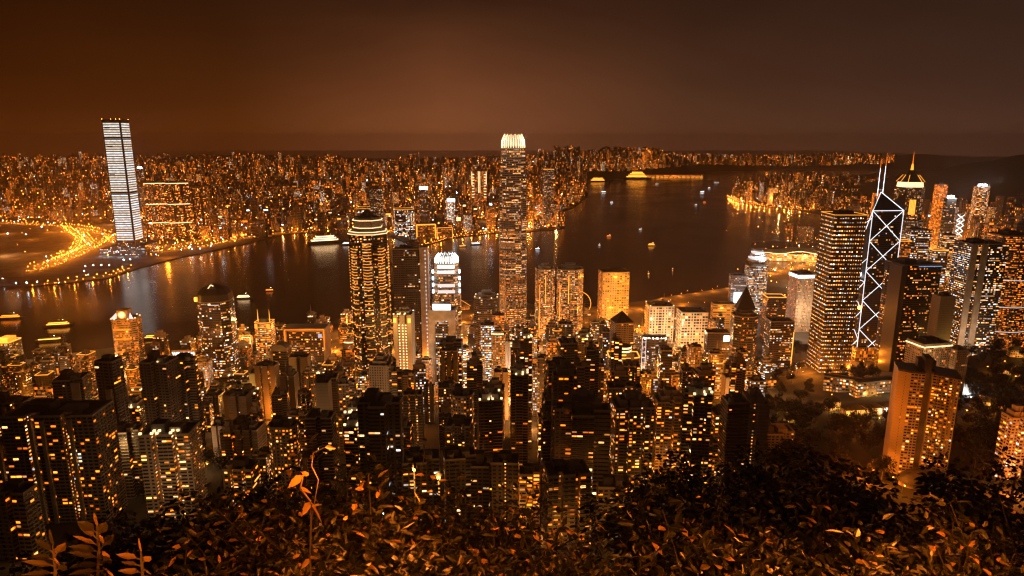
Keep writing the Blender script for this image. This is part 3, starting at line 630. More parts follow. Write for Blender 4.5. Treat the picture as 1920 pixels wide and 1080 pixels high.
    t = tower(1298, 582, 58, 1215, 'pale grid-fronted tower with some dark windows, right of its twin', 'the right grid-fronted tower', 'grid', asp=.8, rot=2, roof='plant', sk=dict(lit=.45, bright=1.3, tone=.5, bay=5.6, fh=5.4, ww=.68, wh=.64, alb=.62)); point(t.location.x-10, t.location.y-62, 60, 1.2e5, (1, .62, .30))
    t = tower(1356, 569, 44, 1420, 'low orange floodlit block with dark slots near the waterfront', 'the orange floodlit block', 'glow', asp=.5, rot=-4, roof='plant', sk=dict(lit=.6, bright=.8, tone=.3, wh=.5, bay=9, fh=5)); point(t.location.x, t.location.y-45, 40, 1.0e5, (1, .33, .03))
    # white framed glass
    t = tower(1227, 633, 50, 1100, 'dark glass tower with a white lit ladder frame on its left corner', 'the ladder-framed glass tower', 'dim', 'bow', asp=.7, roof='light', sk=dict(lit=.3, tone=.8)); h, w, d, P = DIM[t.name]
    def ladder(mb):
        for x in (-w/2-1, -w/2+5): mb.bar((x, -d/2+3, 0), (x, -d/2+3, h+3), .5)
        for z in np.arange(6, h, 9): mb.bar((-w/2-1, -d/2+3, z), (-w/2+5, -d/2+3, z), .4)
    part(t, 'ladder_frame', M['e_soft'], ladder); [part(t, 'roof_lamp', M['e_wlamp'], lambda mb: mb.box(x-.6, x+.6, -d*.35-.6, -d*.35+.6, h+.01, h+2.6)) for x in np.linspace(-w*.42, w*.42, 6)]
    t = tower(1345, 622, 46, 1000, 'dark navy glass box with one square white sign high on the right', 'the navy glass box', 'cool', asp=.6, sk=dict(lit=.03, alb=.06), roof='plant'); sub(t, 'sign', M['e_white'], .45, .95, .88, .97)
    # glass cluster on the right of the water
    t = tower(1384, 516, 32, 1480, 'blue-white glass tower catching light, left edge of the waterfront cluster', 'the blue-white glass tower', 'cool', asp=.8, rot=-6, sk=dict(lit=.35, bright=.8, tone=1.)); sub(t, 'glow_reflection', M['e_soft'], -.6, .5, .42, .66); point(t.location.x, t.location.y-45, 50, 6e4, (.8, .9, 1))  # glowing panel stands in for light reflected in the glass
    t = tower(1420, 498, 44, 1540, 'stack of white lit curved terraces with a floodlamp on top', 'the terraced white-lit block', 'cool', 'bow', asp=.8, ledge=3, roof='stack', sk=dict(lit=.75, bright=1.4, tone=.8)); h, w, d, P = DIM[t.name]
    for k in range(5): part(t, 'terrace', M['e_soft'] if k % 2 else M['pale'], lambda mb: mb.prism(plan('bow', w*(.92-.14*k), d*.8), h+11+6*k, h+15+6*k, m=0, cap=0, bottom=True))
    part(t, 'flood_lamp', M['e_wlamp'], lambda mb: mb.prism(ngon(10, 6, 3), h+16, h+27, m=0, cap=0, bottom=True)); point(t.location.x+6, t.location.y-14, h+20, 1.2e5, (.9, .95, 1), 1)
    tower(1452, 556, 42, 1330, 'dark office tower with an orange lit roof edge beside the terraced block', 'the orange-edged office tower', 'dim', asp=.8, roof='rim', sk=dict(tone=.3))
    t = tower(1462, 600, 52, 1150, 'dark slab with a glowing yellow line down its right corner', 'the yellow-cornered slab', 'dim', asp=.7, rot=0, roof='plant', sk=dict(lit=.32, tone=.7)); sub(t, 'corner_light', M['e_amber'], .97, 1.02, 0, .8, t=1.2); point(t.location.x+45, t.location.y-40, 20, 1.6e5)
    t = tower(1507, 512, 50, 1400, 'peach coloured grid tower crowned with a white lit band', 'the white-crowned grid tower', 'hotel', asp=.9, rot=6, roof='plant', sk=dict(alb=.5, lit=.35, tone=.45)); h, w, d, P = DIM[t.name]
    part(t, 'crown_light', M['e_white'], lambda mb: mb.prism(rect(w*1.02, d*1.02), h-7, h-1, m=0, cap=None)); point(t.location.x-10, t.location.y-60, 50, 1.5e5, (1, .62, .33))
    # right
    t = tower(1712, 493, 92, 1140, 'broad black glass tower with scattered office lights and a blue-lit top edge', 'the broad black glass tower', 'dim', 'rect', asp=.75, rot=4, roof='plant2', sk=dict(lit=.24, tone=.42, alb=.03, bay=2.4)); h, w, d, P = DIM[t.name]
    part(t, 'edge_light', M['e_blue'], lambda mb: mb.bar((-w*.1, -d/2-.4, h-1.5), (w/2, -d/2-.4, h-1.5), .7)); part(t, 'dark_fin', M['dark'], lambda mb: mb.box(-w/2-4, -w/2+5, -d/2-3, d*.1, 0, h))
    t = tower(1840, 455, 84, 1190, 'tall office slab with two broad beige piers and white window rows', 'the beige-piered slab', 'cool', asp=.7, rot=0, roof='plant2', sk=dict(lit=.42, tone=.72, bright=1.6, alb=.06)); h, w, d, P = DIM[t.name]
    for x0, x1 in ((-.5, -.34), (-.22, -.06)): part(t, 'pier', M['concrete'], lambda mb: mb.box(x0*w, x1*w, -d/2-3, -d/2-.05, 0, h+2))
    point(t.location.x-30, t.location.y-70, 60, 1.2e5, (1, .6, .35))
    t = tower(1905, 440, 96, 1290, 'curved tower with dense golden bands of windows at the right edge', 'the curved golden tower', 'orange', 'bow', asp=.8, rot=0, roof='plant2', sk=dict(lit=.5, bright=1.5, tone=.22)); h, w, d, P = DIM[t.name]
    for q in (.16, .38, .62): part(t, 'light_band', M['e_soft'], lambda mb: mb.prism(scale(plan('bow', w, d), 1.01), h*q, h*q+1.2, m=0, cap=0, bottom=True))
    tower(1770, 555, 38, 1075, 'plain ribbed beige slab right of the black glass tower', 'the ribbed beige slab', 'blank', asp=.8, ledge=1, roof='plant', sk=dict(alb=.3)); point(TOW[-1]['X']+45, 1040, 60, 1e5, (1, .5, .1))
    t = tower(1742, 640, 72, 840, 'beige hotel block with a white lit crown, behind the twin-winged orange tower', 'the white-crowned hotel', 'hotel', asp=.7, rot=12, roof='plant', sk=dict(lit=.3, tone=.3)); h, w, d, P = DIM[t.name]
    part(t, 'crown_light', M['e_warm'], lambda mb: [mb.bar((*a, h-2.5), (*b, h-2.5), .9) for a, b in zip(rect(w*1.02, d*1.02), rect(w*1.02, d*1.02)[1:]+rect(w*1.02, d*1.02)[:1])]); point(t.location.x-15, t.location.y-34, t.location.z+70, 2.2e4, (1, .5, .18))
    tower(1797, 655, 34, 860, 'smaller beige annex with a slanted dark roof right of the white-crowned hotel', 'the beige annex', 'hotel', asp=.9, rot=10, roof='plant', sk=dict(lit=.15, tone=.35))
big_towers()
# ---------------------------------------------------------------- twin-winged orange tower on the right
def wing_tower():
    Y = 600; X, _, Zt = at(1736, 690, Y); gx, gy = X, Y; zb = lerp_tab([(0, 0)], 0); bX, _, zb = at(1738, 884, Y); h = Zt-zb; sc = depth(Y, Zt)/F
    r = thing('residential_tower', 'orange floodlit twin-winged apartment tower standing alone on the dark slope', 'apartment tower', (X, Y, zb), R(-20))
    p = sty('hotel', lit=.22, tone=.22, bright=1.7, ww=.62, wh=.5, alb=.5, bay=3.2, fh=2.9); b = sty('blank', alb=.55); s = sty('stair', lit=.5, alb=.5, tone=.2); s2 = sty('stair', lit=.02, alb=.55, tone=.2)
    WX = 49*sc
    def left(mb):
        P = [(-WX*.98, -10), (-WX*.78, -12), (-WX*.70, -12.8), (-WX*.58, -14), (-WX*.10, -13), (-WX*.10, 12), (-WX*.98, 12)]
        q = [b, s2, b, p, s, b, b]; mb.prism(P, 0, h-2, 3.2, 2.9, m=0, cap=1, pf=lambda i: q[i][:2])
    def right(mb):
        P = [(WX*.16, -12), (WX*.98, -20), (WX*1.02, 4), (WX*.16, 12)]; q = [p, b, b, b]; mb.prism(P, 0, h-2, 3.2, 2.9, m=0, cap=1, pf=lambda i: q[i][:2])
        for x in np.linspace(.16, .98, 6)[1:-1]:
            y = -12-8*(x-.16)/.82; mb.box(x*WX-.3, x*WX+.3, y-.7, y+.3, 0, h-2, 2)
    wl = part(r, 'wing', FAC, left); wr = part(r, 'wing', FAC, right)
    part(r, 'lift_core', M['concrete'], lambda mb: (mb.box(-WX*.098, WX*.158, -5, 11, 0, h+11), mb.box(-WX*.3, WX*.3, -1.5, 10.5, h+.01, h+8)))
    part(r, 'parapet', M['dark'], lambda mb: (mb.prism([(-WX*1.0, -10.5), (-WX*.58, -14.5), (-WX*.11, -13.4), (-WX*.11, 12), (-WX*1.0, 12)], h-1.99, h, m=0, cap=0), mb.prism([(WX*.16, -12.4), (WX*1.0, -20.5), (WX*1.04, 4), (WX*.16, 12)], h-1.99, h, m=0, cap=0)))
    # lit panes of the front
    k = 0; rr = random.Random(5)
    while k < 46:
        u = rr.randrange(8); f_ = rr.randrange(4, int(h/2.9)-2)
        x = WX*(.16+.82*(u+.5)/8); y = -12-8*(u+.5)/8
        wn = part(r, 'window', M['dark'], lambda mb: mb.box(x-1.2, x+1.2, y-.16, y+.2, f_*2.9+.75, f_*2.9+2.35)); mb2 = MB(); mb2.box(x-1.05, x+1.05, y-.24, y-.17, f_*2.9+.9, f_*2.9+2.2)
        mb2.build('pane', rr.choice([M['e_amber'], M['e_orange'], M['e_warm']]), wn); k += 1
    reg(r, X, Y, 48, 1740, 680, 'the twin-winged orange tower', Zt)
    for dx, dy, zz, e in ((-62, -30, .1, 7e4), (-5, -52, .05, 5e4), (50, -58, .1, 7e4), (-70, -20, .55, 5e4), (52, -62, .55, 4.5e4)): point(X+dx, Y+dy, zb+h*zz+6, e*1.5, (1, .19, .008))
wing_tower()
def left_towers():
    # clock tower
    t = tower(236, 596, 58, 1180, 'orange floodlit tower topped by a round white lit clock face', 'the clock-topped tower', 'orange', 'oct', asp=.9, rot=5, roof='light', sk=dict(lit=.5, alb=.4)); h, w, d, P = DIM[t.name]
    part(t, 'clock_housing', M['concrete'], lambda mb: mb.box(-w*.2, w*.2, -d*.34, d*.2, h, h+17)); cf = part(t, 'clock_face', M['e_warm'], lambda mb: mb.frust(ngon(20, 5, 5), ngon(20, 5, 5), 0, .7)); cf.location = (0, -d*.34-.1, h+9); cf.rotation_euler = (pi/2, 0, 0)
    part(t, 'clock_rim', M['e_amber'], lambda mb: [mb.bar((6.4*cos(a), 0, 6.4*sin(a)), (6.4*cos(a+pi/8), 0, 6.4*sin(a+pi/8)), .5) for a in np.arange(0, 2*pi, pi/8)]).location = (0, -d*.34-.5, h+9)
    for s in (-1, 1): part(t, 'lit_sail', M['e_soft'], lambda mb: mb.face([(s*w*.24, -d*.3, h+1.6), (s*w*.47, -d*.42, h+1.6), (s*w*.27, -d*.2, h+12)]) or mb.face([(s*w*.24, -d*.3+.5, h+1.6), (s*w*.27, -d*.2+.5, h+12), (s*w*.47, -d*.42+.5, h+1.6)]))
    for q in (.80, .6): sub(t, 'light_band', M['e_orange'], -.7, .7, q, q+.012)
    X, Y = t.location.x, t.location.y
    for dx, dy, z in ((-10, -45, 140), (25, -45, 100), (0, -45, 60)): point(X+dx, Y+dy, z, 3.6e4, (1, .25, .015))
    t = tower(8, 640, 52, 1160, 'orange-crowned tower cut off by the left edge of the view', 'the orange-crowned edge tower', 'dim', asp=.8, roof='rim', sk=dict(lit=.4, tone=.6)); h, w, d, P = DIM[t.name]
    part(t, 'crown', M['e_orange'], lambda mb: mb.box(-w*.05, w*.4, -d*.4, d*.3, h+.01, h+9)); part(t, 'crown_light', M['e_white'], lambda mb: mb.box(-w*.25, -w*.08, -d*.42, -d*.3, h+2, h+14)); point(t.location.x+10, t.location.y-30, h+25, 1.2e5, (1, .4, .06))
    tower(65, 700, 42, 1040, 'dim orange frame-fronted block right of the orange-crowned edge tower', 'the dim frame-fronted block', 'orange', asp=.8, sk=dict(lit=.12, alb=.4))
    t = tower(152, 692, 60, 1210, 'low waterfront block with an orange glowing roof terrace', 'the glowing-terrace block', 'orange', asp=.6, roof='rim+plant2', sk=dict(lit=.4)); point(t.location.x, t.location.y-20, 95, 9e4, (1, .42, .06))
    # rooftop lettering tower
    t = tower(353, 664, 58, 1150, 'orange floodlit tower with white rooftop lettering', 'the rooftop-lettered tower', 'orange', 'rect', asp=.8, rot=2, roof='plant2', sk=dict(lit=.7, alb=.45, tone=.1)); h, w, d, P = DIM[t.name]
    part(t, 'sign_board', M['concrete'], lambda mb: mb.box(-w*.46, w*.46, -d/2-.2, -d/2+1.2, h+1.6, h+13)); lettering(t, 'WING ON', 0, -d/2-.6, h+6.6, w*.185, M['e_white'])
    X, Y = t.location.x, t.location.y
    for dx, z, e in ((20, h-20, 8e4), (5, h-60, 8e4), (20, h-95, 6e4), (-10, h+22, 3e4)): point(X+dx, Y-d/2-28, z, e*.5, (1, .26, .018))
    # dark pointed tower
    t = tower(404, 562, 74, 1080, 'tall near-black tower with a faceted barrel top and a small white chevron light', 'the chevron-topped black tower', 'dim', 'oct', asp=.9, rot=4, roof='none', sk=dict(lit=.30, tone=.68, alb=.05, bright=1.7)); h, w, d, P = DIM[t.name]
    part(t, 'barrel_top', M['dark'], lambda mb: (mb.frust(scale(P, .97), scale(P, .92), h+1.51, h+12), mb.frust(scale(P, .92), scale(P, .66), h+12, h+22), mb.frust(scale(P, .66), scale(P, .2), h+22, h+27)))
    part(t, 'chevron_light', M['e_warm'], lambda mb: (mb.bar((-6, -d*.30, h+21), (0, -d*.30, h+28), .8), mb.bar((0, -d*.30, h+28), (4, -d*.30, h+26), .8)))
    part(t, 'corner_lamp', M['e_amber'], lambda mb: mb.box(-w*.5, -w*.42, -d*.44, -d*.36, h+2, h+9)); point(t.location.x-w*.5, t.location.y-d*.6, t.location.z+h+6, 5000, (1, .45, .1), 1)
    sub(t, 'light_band', M['e_soft'], -.15, .5, .972, .978, off=.1)
    # frame light, spires
    t = tower(466, 626, 32, 1270, 'orange lit block with a white light frame, half hidden behind the black tower', 'the white-framed orange block', 'orange', asp=.8, sk=dict(lit=.4)); h, w, d, P = DIM[t.name]
    part(t, 'light_frame', M['e_warm'], lambda mb: [mb.bar(a, b, .5) for a, b in (((-8, -d/2-1, h-4), (8, -d/2-1, h-4)), ((-8, -d/2-1, h-22), (-8, -d/2-1, h-4)), ((8, -d/2-1, h-22), (8, -d/2-1, h-4)))]); point(t.location.x, t.location.y-40, h, 1.2e5, (1, .4, .06))
    t = tower(495, 604, 38, 1180, 'bright banded tower with two slender lit spires on its roof', 'the twin-spired tower', 'bright', 'bow', asp=.9, rot=0, roof='plant+rim', sk=dict(lit=.8, corr=.5, tone=.42, bright=1.9)); h, w, d, P = DIM[t.name]
    for s in (-1, 1): part(t, 'spire', M['e_amber'], lambda mb: mb.bar((s*w*.36, 0, h+1), (s*w*.36, 0, h+24), .8, r2=.15)); part(t, 'corner_block', M['e_orange'], lambda mb: mb.box(s*w*.36-3, s*w*.36+3, -d*.42, -d*.3, h-9, h-1))
    point(t.location.x, t.location.y-50, h+20, 9e4, (1, .45, .1))
    t = tower(576, 618, 72, 1130, 'broad office block inside an orange lit portal frame, one blue window at the top right', 'the orange portal-framed block', 'dim', asp=.45, rot=1, roof='plant', sk=dict(lit=.36, tone=.5, bright=1.8)); h, w, d, P = DIM[t.name]
    part(t, 'portal_frame', M['concrete'], lambda mb: (mb.box(-w/2-5, -w/2-.1, -d/2-4, d/2, 0, h+7), mb.box(w/2+.1, w/2+5, -d/2-4, d/2, 0, h+7), mb.box(-w/2-.09, w/2+.09, -d/2-4, d/2, h+2.5, h+7)))
    part(t, 'frame_glow_bar', M['e_orange'], lambda mb: [mb.bar(a, b, .55) for a, b in (((-w/2-2.5, -d/2-4.6, 0), (-w/2-2.5, -d/2-4.6, h+5)), ((-w/2-2.5, -d/2-4.6, h+5), (w/2+2.5, -d/2-4.6, h+5)), ((w/2+2.5, -d/2-4.6, h+5), (w/2+2.5, -d/2-4.6, h*.6)))])  # glowing bars added so the frame reads as orange lit
    sub(t, 'blue_window', M['e_blue'], .72, .93, .87, .95)
    for dx, z in ((-w*.6, h*.85), (0, h+2), (w*.55, h*.9), (-w*.62, h*.4), (-w*.62, h*.6)): point(t.location.x+dx, t.location.y-d/2-16, z+5, 8e3, (1, .22, .012))
    t = tower(527, 655, 36, 1000, 'dark tower with a curved arched roof between the twin spires and the portal block', 'the arched-roof tower', 'dim', asp=.8, roof='none', sk=dict(tone=.5)); h, w, d, P = DIM[t.name]
    part(t, 'arched_roof', M['concrete'], lambda mb: [mb.frust(rect(w*cos(a*pi/14), d), rect(w*cos((a+1)*pi/14), d), h+1.51+9*sin(a*pi/14), h+1.51+9*sin((a+1)*pi/14)) for a in range(6)])
    sub(t, 'edge_strip', M['concrete'], -1.05, -.8, 0, 1)
    t = tower(500, 684, 44, 850, 'beige apartment slab with two columns of stair lights left of the arched-roof tower', 'the stair-lit beige slab', 'blank', 'twonotch', asp=.7, roof='plant+tank', name='residential_tower', cat='apartment tower')
    t = tower(562, 668, 40, 900, 'beige slab with one column of stair lights in front of the portal block', 'the single-column beige slab', 'blank', 'notch', asp=.7, roof='plant', name='residential_tower', cat='apartment tower'); point(t.location.x-30, t.location.y-20, 60, 2.2e4, (1, .4, .06))
    t = tower(606, 716, 30, 600, 'blank beige slab with no windows standing above the dark shrubs', 'the windowless beige slab', 'blank', asp=1.1, roof='plant', name='residential_tower', cat='apartment tower', sk=dict(alb=.4)); point(t.location.x-20, t.location.y-55, t.location.z+45, 2.2e4, (1, .52, .2))
    t = tower(714, 682, 44, 750, 'plain tan tower with a faint grid in front of the yellow-ringed tower', 'the plain tan tower', 'hotel', 'rect', asp=.9, roof='stack', name='residential_tower', cat='apartment tower', sk=dict(lit=.01, alb=.4)); point(t.location.x, t.location.y-60, t.location.z+70, 2.6e4, (1, .5, .2))
    t = tower(757, 588, 40, 1000, 'gold floodlit tower with four bright crown lamps right of the yellow-ringed tower', 'the gold-crowned tower', 'blank', 'twonotch', asp=.9, roof='light+stack', sk=dict(alb=.4)); h, w, d, P = DIM[t.name]
    for x in (-.8, .8): sub(t, 'crown_lamp', M['e_amber'], x-.16, x+.16, .92, .97)
    for x in (-.35, .05, .4):
        for z in np.arange(h*.25, h*.9, 4.6): part(t, 'flood_lamp', M['e_warm'], lambda mb: mb.box(x*w/2-.8, x*w/2+.8, -d/2-.5, -d/2-.05, z, z+1.8))
    for dx in (-25, 25): point(t.location.x+dx, t.location.y-35, t.location.z+h*.9, 4e4, (1, .5, .12))
    tower(846, 640, 44, 870, 'dark slab with a plain beige flank and a column of amber windows', 'the amber-columned slab', 'dim', 'step', asp=.7, roof='plant+tank', sk=dict(lit=.3, tone=.7))
    t = tower(914, 608, 26, 1040, 'slim tower of bright white window bands below the octagonal tower', 'the slim white-banded tower', 'cool', asp=.9, sk=dict(lit=.85, bright=1.9, corr=.3))
    t = tower(934, 590, 22, 1150, 'slim amber glowing strip tower left of the claw-crowned tower', 'the slim amber tower', 'glow', asp=.8, sk=dict(lit=.9, bright=1.0))
    t = tower(950, 640, 26, 1000, 'small pale floodlit gate-shaped block left below the claw-crowned tower', 'the pale gate-shaped block', 'blank', 'notch', asp=.6, sk=dict(alb=.55)); point(t.location.x, t.location.y-35, t.location.z+h*.2+20, 7e4, (1, .7, .45))
    tower(909, 722, 34, 800, 'white-lit grid-windowed block in the mid-slope district', 'the white-lit mid-slope block', 'cool', asp=.8, roof='plant', sk=dict(lit=.93, corr=.1, ww=.8, wh=.7, bright=1.2, tone=.8, bay=3, fh=4.2))
    # dark apartment towers on the near left
    A = dict(name='residential_tower', cat='apartment tower')
    t = tower(134, 708, 62, 640, 'dark apartment block with one pale blank panel on its right face', 'the pale-panelled dark block', 'darkresi', 'step', asp=.9, roof='plant2', **A); sub(t, 'blank_panel', M['concrete'], .35, .98, .5, .98)
    t = tower(203, 676, 46, 590, 'black narrow slab with a long beige fin face beside the pale-panelled block', 'the black finned slab', 'darkresi', asp=.8, roof='plant', rot=-8, **A); h, w, d, P = DIM[t.name]; sub(t, 'beige_fin', M['concrete'], .1, .75, .22, .8, t=3); point(t.location.x+35, t.location.y-55, t.location.z+h*.5, 1.2e4, (1, .55, .2))
    t = tower(298, 676, 66, 640, 'left dark apartment tower of a close pair, one lit stair column on its face', 'the left stair-lit dark tower', 'darkresi', 'notch', asp=.8, roof='plant2+mast', **A); [part(t, 'stair_window', M['e_warm'], lambda mb: mb.box(.37*w/2-.7, .37*w/2+.7, -d/2-.5, -d/2-.05, z, z+1.3)) for z in np.arange(h*.3, h*.93, 3.)]
    t = tower(345, 672, 54, 665, 'right dark apartment tower of a close pair, with scattered white bathroom windows', 'the right dark pair tower', 'darkresi', 'cross', asp=.9, roof='plant+tank', sk=dict(lit=.12), **A)
    for px, yt, w_, Y, l in ((110, 768, 176, 500, 'huge dark apartment complex with tall beige piers filling the lower left'), (18, 752, 74, 540, 'dark apartment tower with scattered orange windows at the left edge')):
        t = tower(px, yt, w_, Y, l, 'the huge piered complex' if w_ > 100 else 'the left-edge apartment tower', 'resi', 'twonotch', asp=.45, rot=3, roof='plant2+tank', ledge=1, sk=dict(lit=.13, tone=.2), **A); h, w, d, P = DIM[t.name]
        for x in ((-.62, -.20, -.06, .28) if w_ > 100 else (.0, .8)):
            part(t, 'pier', M['concrete'], lambda mb: mb.box(x*w*.9-1.3, x*w*.9+1.3, -d/2-2.2, -d/2-.05, 0, h-2))
        rr = random.Random(int(px))
        for k in range(46 if w_ > 100 else 16):
            z = rr.randrange(4, int(h/3)-1)*3; x = rr.choice((.44, .52, .60, .44, .52, rr.uniform(-.9, .9), -.45))*w/2
            wn = part(t, 'window', M['metal'], lambda mb: mb.box(x-1.3, x+1.3, -d/2-.3, -d/2+.1, z+.7, z+2.4)); part(wn, 'pane', rr.choice([M['e_amber'], M['e_orange'], M['e_warm'], M['e_soft']]), lambda mb: mb.box(x-1.15, x+1.15, -d/2-.38, -d/2-.301, z+.85, z+2.25))
    t = tower(318, 806, 104, 500, 'beige apartment block with dark window slots below the dark pair, over the shrubs', 'the slotted beige block', 'resi2', 'twonotch', asp=.6, rot=5, roof='plant2+light', ledge=1, sk=dict(lit=.2, alb=.36, ww=.75), **A); point(t.location.x+10, t.location.y-50, t.location.z+50, 1.6e4, (1, .55, .22))
    t = tower(28, 918, 70, 390, 'nearest dark block in the bottom left corner with beige piers and a few orange windows', 'the bottom-left block', 'resi', 'notch', asp=.6, roof='plant+tank', ledge=1, sk=dict(lit=.10, tone=.2), **A)
    t = tower(412, 796, 30, 640, 'pale slim slab lit on its blank face beside tree tops', 'the pale slim slab', 'blank', 'notch', asp=1.2, roof='plant', sk=dict(alb=.5), **A); point(t.location.x-25, t.location.y-40, t.location.z+25, 3e4, (1, .6, .3))
    t = tower(437, 738, 36, 760, 'beige blank-sided slab in front of the chevron-topped tower', 'the blank-sided slab', 'blank', 'step', asp=.9, roof='plant', sk=dict(alb=.36), **A)
    tower(452, 874, 66, 470, 'low apartment block with warm windows behind the shrub line', 'the low warm-windowed block', 'resi2', 'twonotch', asp=.7, roof='plant+tank', sk=dict(lit=.36, tone=.3), **A)
    t = tower(476, 700, 18, 870, 'slim cream stair tower lit gold from below left of the stair-lit slab', 'the gold-lit stair tower', 'blank', asp=1, roof='plant', sk=dict(alb=.5), **A); point(t.location.x-15, t.location.y-25, t.location.z+40, 4e4, (1, .5, .1))
    tower(712, 752, 92, 480, 'near-black tower rising out of the shrubs with tiny scattered lights', 'the near-black tower', 'darkresi', 'cross', asp=.9, roof='plant2+mast', sk=dict(lit=.05, tone=.8), **A)
    # centre
    t = tower(1092, 764, 106, 440, 'dark cross-shaped apartment tower at the bottom centre with a stepped roof', 'the stepped dark centre tower', 'resi', 'cross', asp=.9, roof='stack+tank', ledge=1, sk=dict(lit=.14, tone=.4), **A); h, w, d, P = DIM[t.name]
    for z in range(6, int(h*.65), 6): part(t, 'window', M['e_warm'] if z % 4 else M['e_soft'], lambda mb: mb.box(w*.05, w*.18, -d/2-.3, -d/2-.01, z+.7, z+2.3))
    t = tower(1062, 880, 92, 395, 'balconied apartment block with warm living rooms, foot hidden by shrubs', 'the balconied front block', 'resi2', 'twonotch', asp=.7, roof='plant2', ledge=1, sk=dict(lit=.2, tone=.24, alb=.34), **A)
    tower(1186, 757, 84, 560, 'wide apartment tower with many warm lit columns behind the right shrub mound', 'the many-lit apartment tower', 'resi2', 'twonotch', asp=.7, roof='stack+plant2', sk=dict(lit=.34, tone=.30, bright=2.2), **A)
    tower(1256, 748, 64, 610, 'apartment tower with sparse warm windows right of the many-lit tower', 'the sparse-lit apartment tower', 'resi', 'notch', asp=.8, roof='stack+tank', sk=dict(lit=.24), **A)
    tower(1150, 905, 66, 430, 'low stepped terrace block with orange rooms in front of the many-lit tower', 'the low terrace block', 'resi2', 'step', asp=.8, roof='plant2', ledge=1, sk=dict(lit=.26, tone=.15), **A)
    t = tower(993, 884, 40, 440, 'small brightly lit orange block sunk between dark towers at bottom centre', 'the small bright orange block', 'resi2', 'step', asp=.9, roof='plant', sk=dict(lit=.45, tone=.15, alb=.5), **A); point(t.location.x, t.location.y-25, t.location.z+12, 1.3e4, (1, .5, .12))
    tower(948, 862, 52, 450, 'dark plain block left of the small bright orange block', 'the dark plain block', 'darkresi', 'notch', asp=.8, roof='plant', **A)
    t = tower(1372, 706, 36, 820, 'beige blank-faced slab with a small white sign on its top edge', 'the beige signed slab', 'blank', asp=.8, roof='plant', sk=dict(alb=.42), **A); sub(t, 'sign', M['e_soft'], -.4, .5, .95, .98); point(t.location.x-10, t.location.y-40, t.location.z+35, 3.5e4, (1, .55, .2))
    tower(1418, 712, 34, 850, 'short dark block with white window bands right of the beige signed slab', 'the white-banded short block', 'cool', asp=.8, roof='plant', sk=dict(lit=.6), podium=14)
    tower(1312, 800, 62, 600, 'low apartment block with a pale end wall left of the stair-lit low block', 'the pale-ended low block', 'resi', 'step', asp=.9, roof='plant2', sk=dict(lit=.18, tone=.2), **A)
    tower(1366, 772, 78, 640, 'low apartment block with two bright stair columns above the right shrub mound', 'the stair-lit low block', 'resi', 'twonotch', asp=.7, roof='plant2+tank', sk=dict(lit=.16), **A)
    tower(1450, 806, 84, 640, 'lowest apartment block with orange rooms at the forest edge', 'the forest-edge block', 'resi2', 'step', asp=.7, roof='plant2', sk=dict(lit=.22, tone=.1), **A)
    tower(1905, 780, 44, 580, 'beige apartment tower with white windows at the right edge above the trees', 'the right-edge apartment tower', 'resi2', 'notch', asp=.9, roof='stack', sk=dict(lit=.3, tone=.6, alb=.5), **A); point(TOW[-1]['X']-20, 530, TOW[-1]['z']-40, 2.5e4, (1, .55, .22))
    for px, yt, w_, l in ((790, 858, 70, 'low wide dark block left of the pair behind the lamp-lit shrub'), (862, 852, 62, 'low dark block with pale roof house behind the lamp-lit shrub'), (910, 868, 54, 'low dark block with a white doorway light right of the lamp-lit shrub')):
        tower(px, yt, w_, 470, l, None, 'darkresi', 'step', asp=.8, roof='plant2+tank', sk=dict(lit=.14, tone=.6), **A)
left_towers()
for px, py, Y, e in ((1000, 1000, 400, 5e3), (1120, 930, 395, 5e3), (1160, 1000, 400, 6e3), (1060, 1010, 370, 5e3), (960, 960, 425, 5e3), (1225, 930, 520, 9e3), (1120, 880, 520, 9e3), (760, 930, 430, 4e3), (880, 930, 430, 4e3), (250, 960, 440, 6e3), (60, 1040, 360, 3e3), (420, 920, 430, 5e3), (1330, 880, 570, 9e3), (1420, 880, 600, 7e3)):
    x, _, z = at(px, py, Y); point(x, Y, max(z, G(x, Y)+8), e, (1, .36, .06), .8)  # added fill points that lighten the near walls, no lamps modelled
# ---------------------------------------------------------------- the crowd of ordinary towers between them, each one its own
ORD = ['', 'second ', 'third ', 'fourth ', 'fifth ', 'sixth ', 'seventh ', 'eighth ', 'ninth ', 'tenth ']
USED = {}
def near_label(px, py, desc, marks, w=30):
    """desc + where it stands next to the closest named landmark; unique by ordinal"""
    c = sorted(marks, key=lambda t: hypot(t['px']-px, (t['py']-py)*.7))[:3]
    for t in c:
        dx, dy = px-t['px'], py-t['py']
        rel = ('left of ' if dx < 0 else 'right of ') if abs(dx) > abs(dy)*.8 else ('below ' if dy > 0 else 'rising behind ')
        lab = f'{desc}, {rel}{t["short"]}'
        if lab not in USED and len(lab.split()) <= 16: USED[lab] = 1; return lab
    lab = None
    for o in ORD[1:]:
        for t in c:
            dx, dy = px-t['px'], py-t['py']; rel = ('left of ' if dx < 0 else 'right of ') if abs(dx) > abs(dy)*.8 else ('below ' if dy > 0 else 'rising behind ')
            lab = ' '.join(f'{o}{desc}, {rel}{t["short"]}'.split()[:99])
            for _ in range(9):
                if len(lab.split()) <= 16: break
                lab = lab.replace('mid-height ', '').replace(' lit', '', 1) if ' lit' in lab or 'mid-height' in lab else lab.replace(' the ', ' ', 1)
            if lab not in USED: USED[lab] = 1; return lab
    return lab
LOOK = {'office': 'mixed lit office', 'bright': 'bright banded office', 'dim': 'dark half-empty office', 'cool': 'cold white lit office', 'orange': 'orange lit office', 'resi': 'sparsely lit apartment', 'resi2': 'warmly lit apartment', 'darkresi': 'nearly unlit apartment', 'grid': 'evenly lit grid-fronted', 'hotel': 'beige hotel-like', 'blank': 'stair-lit blank-walled'}
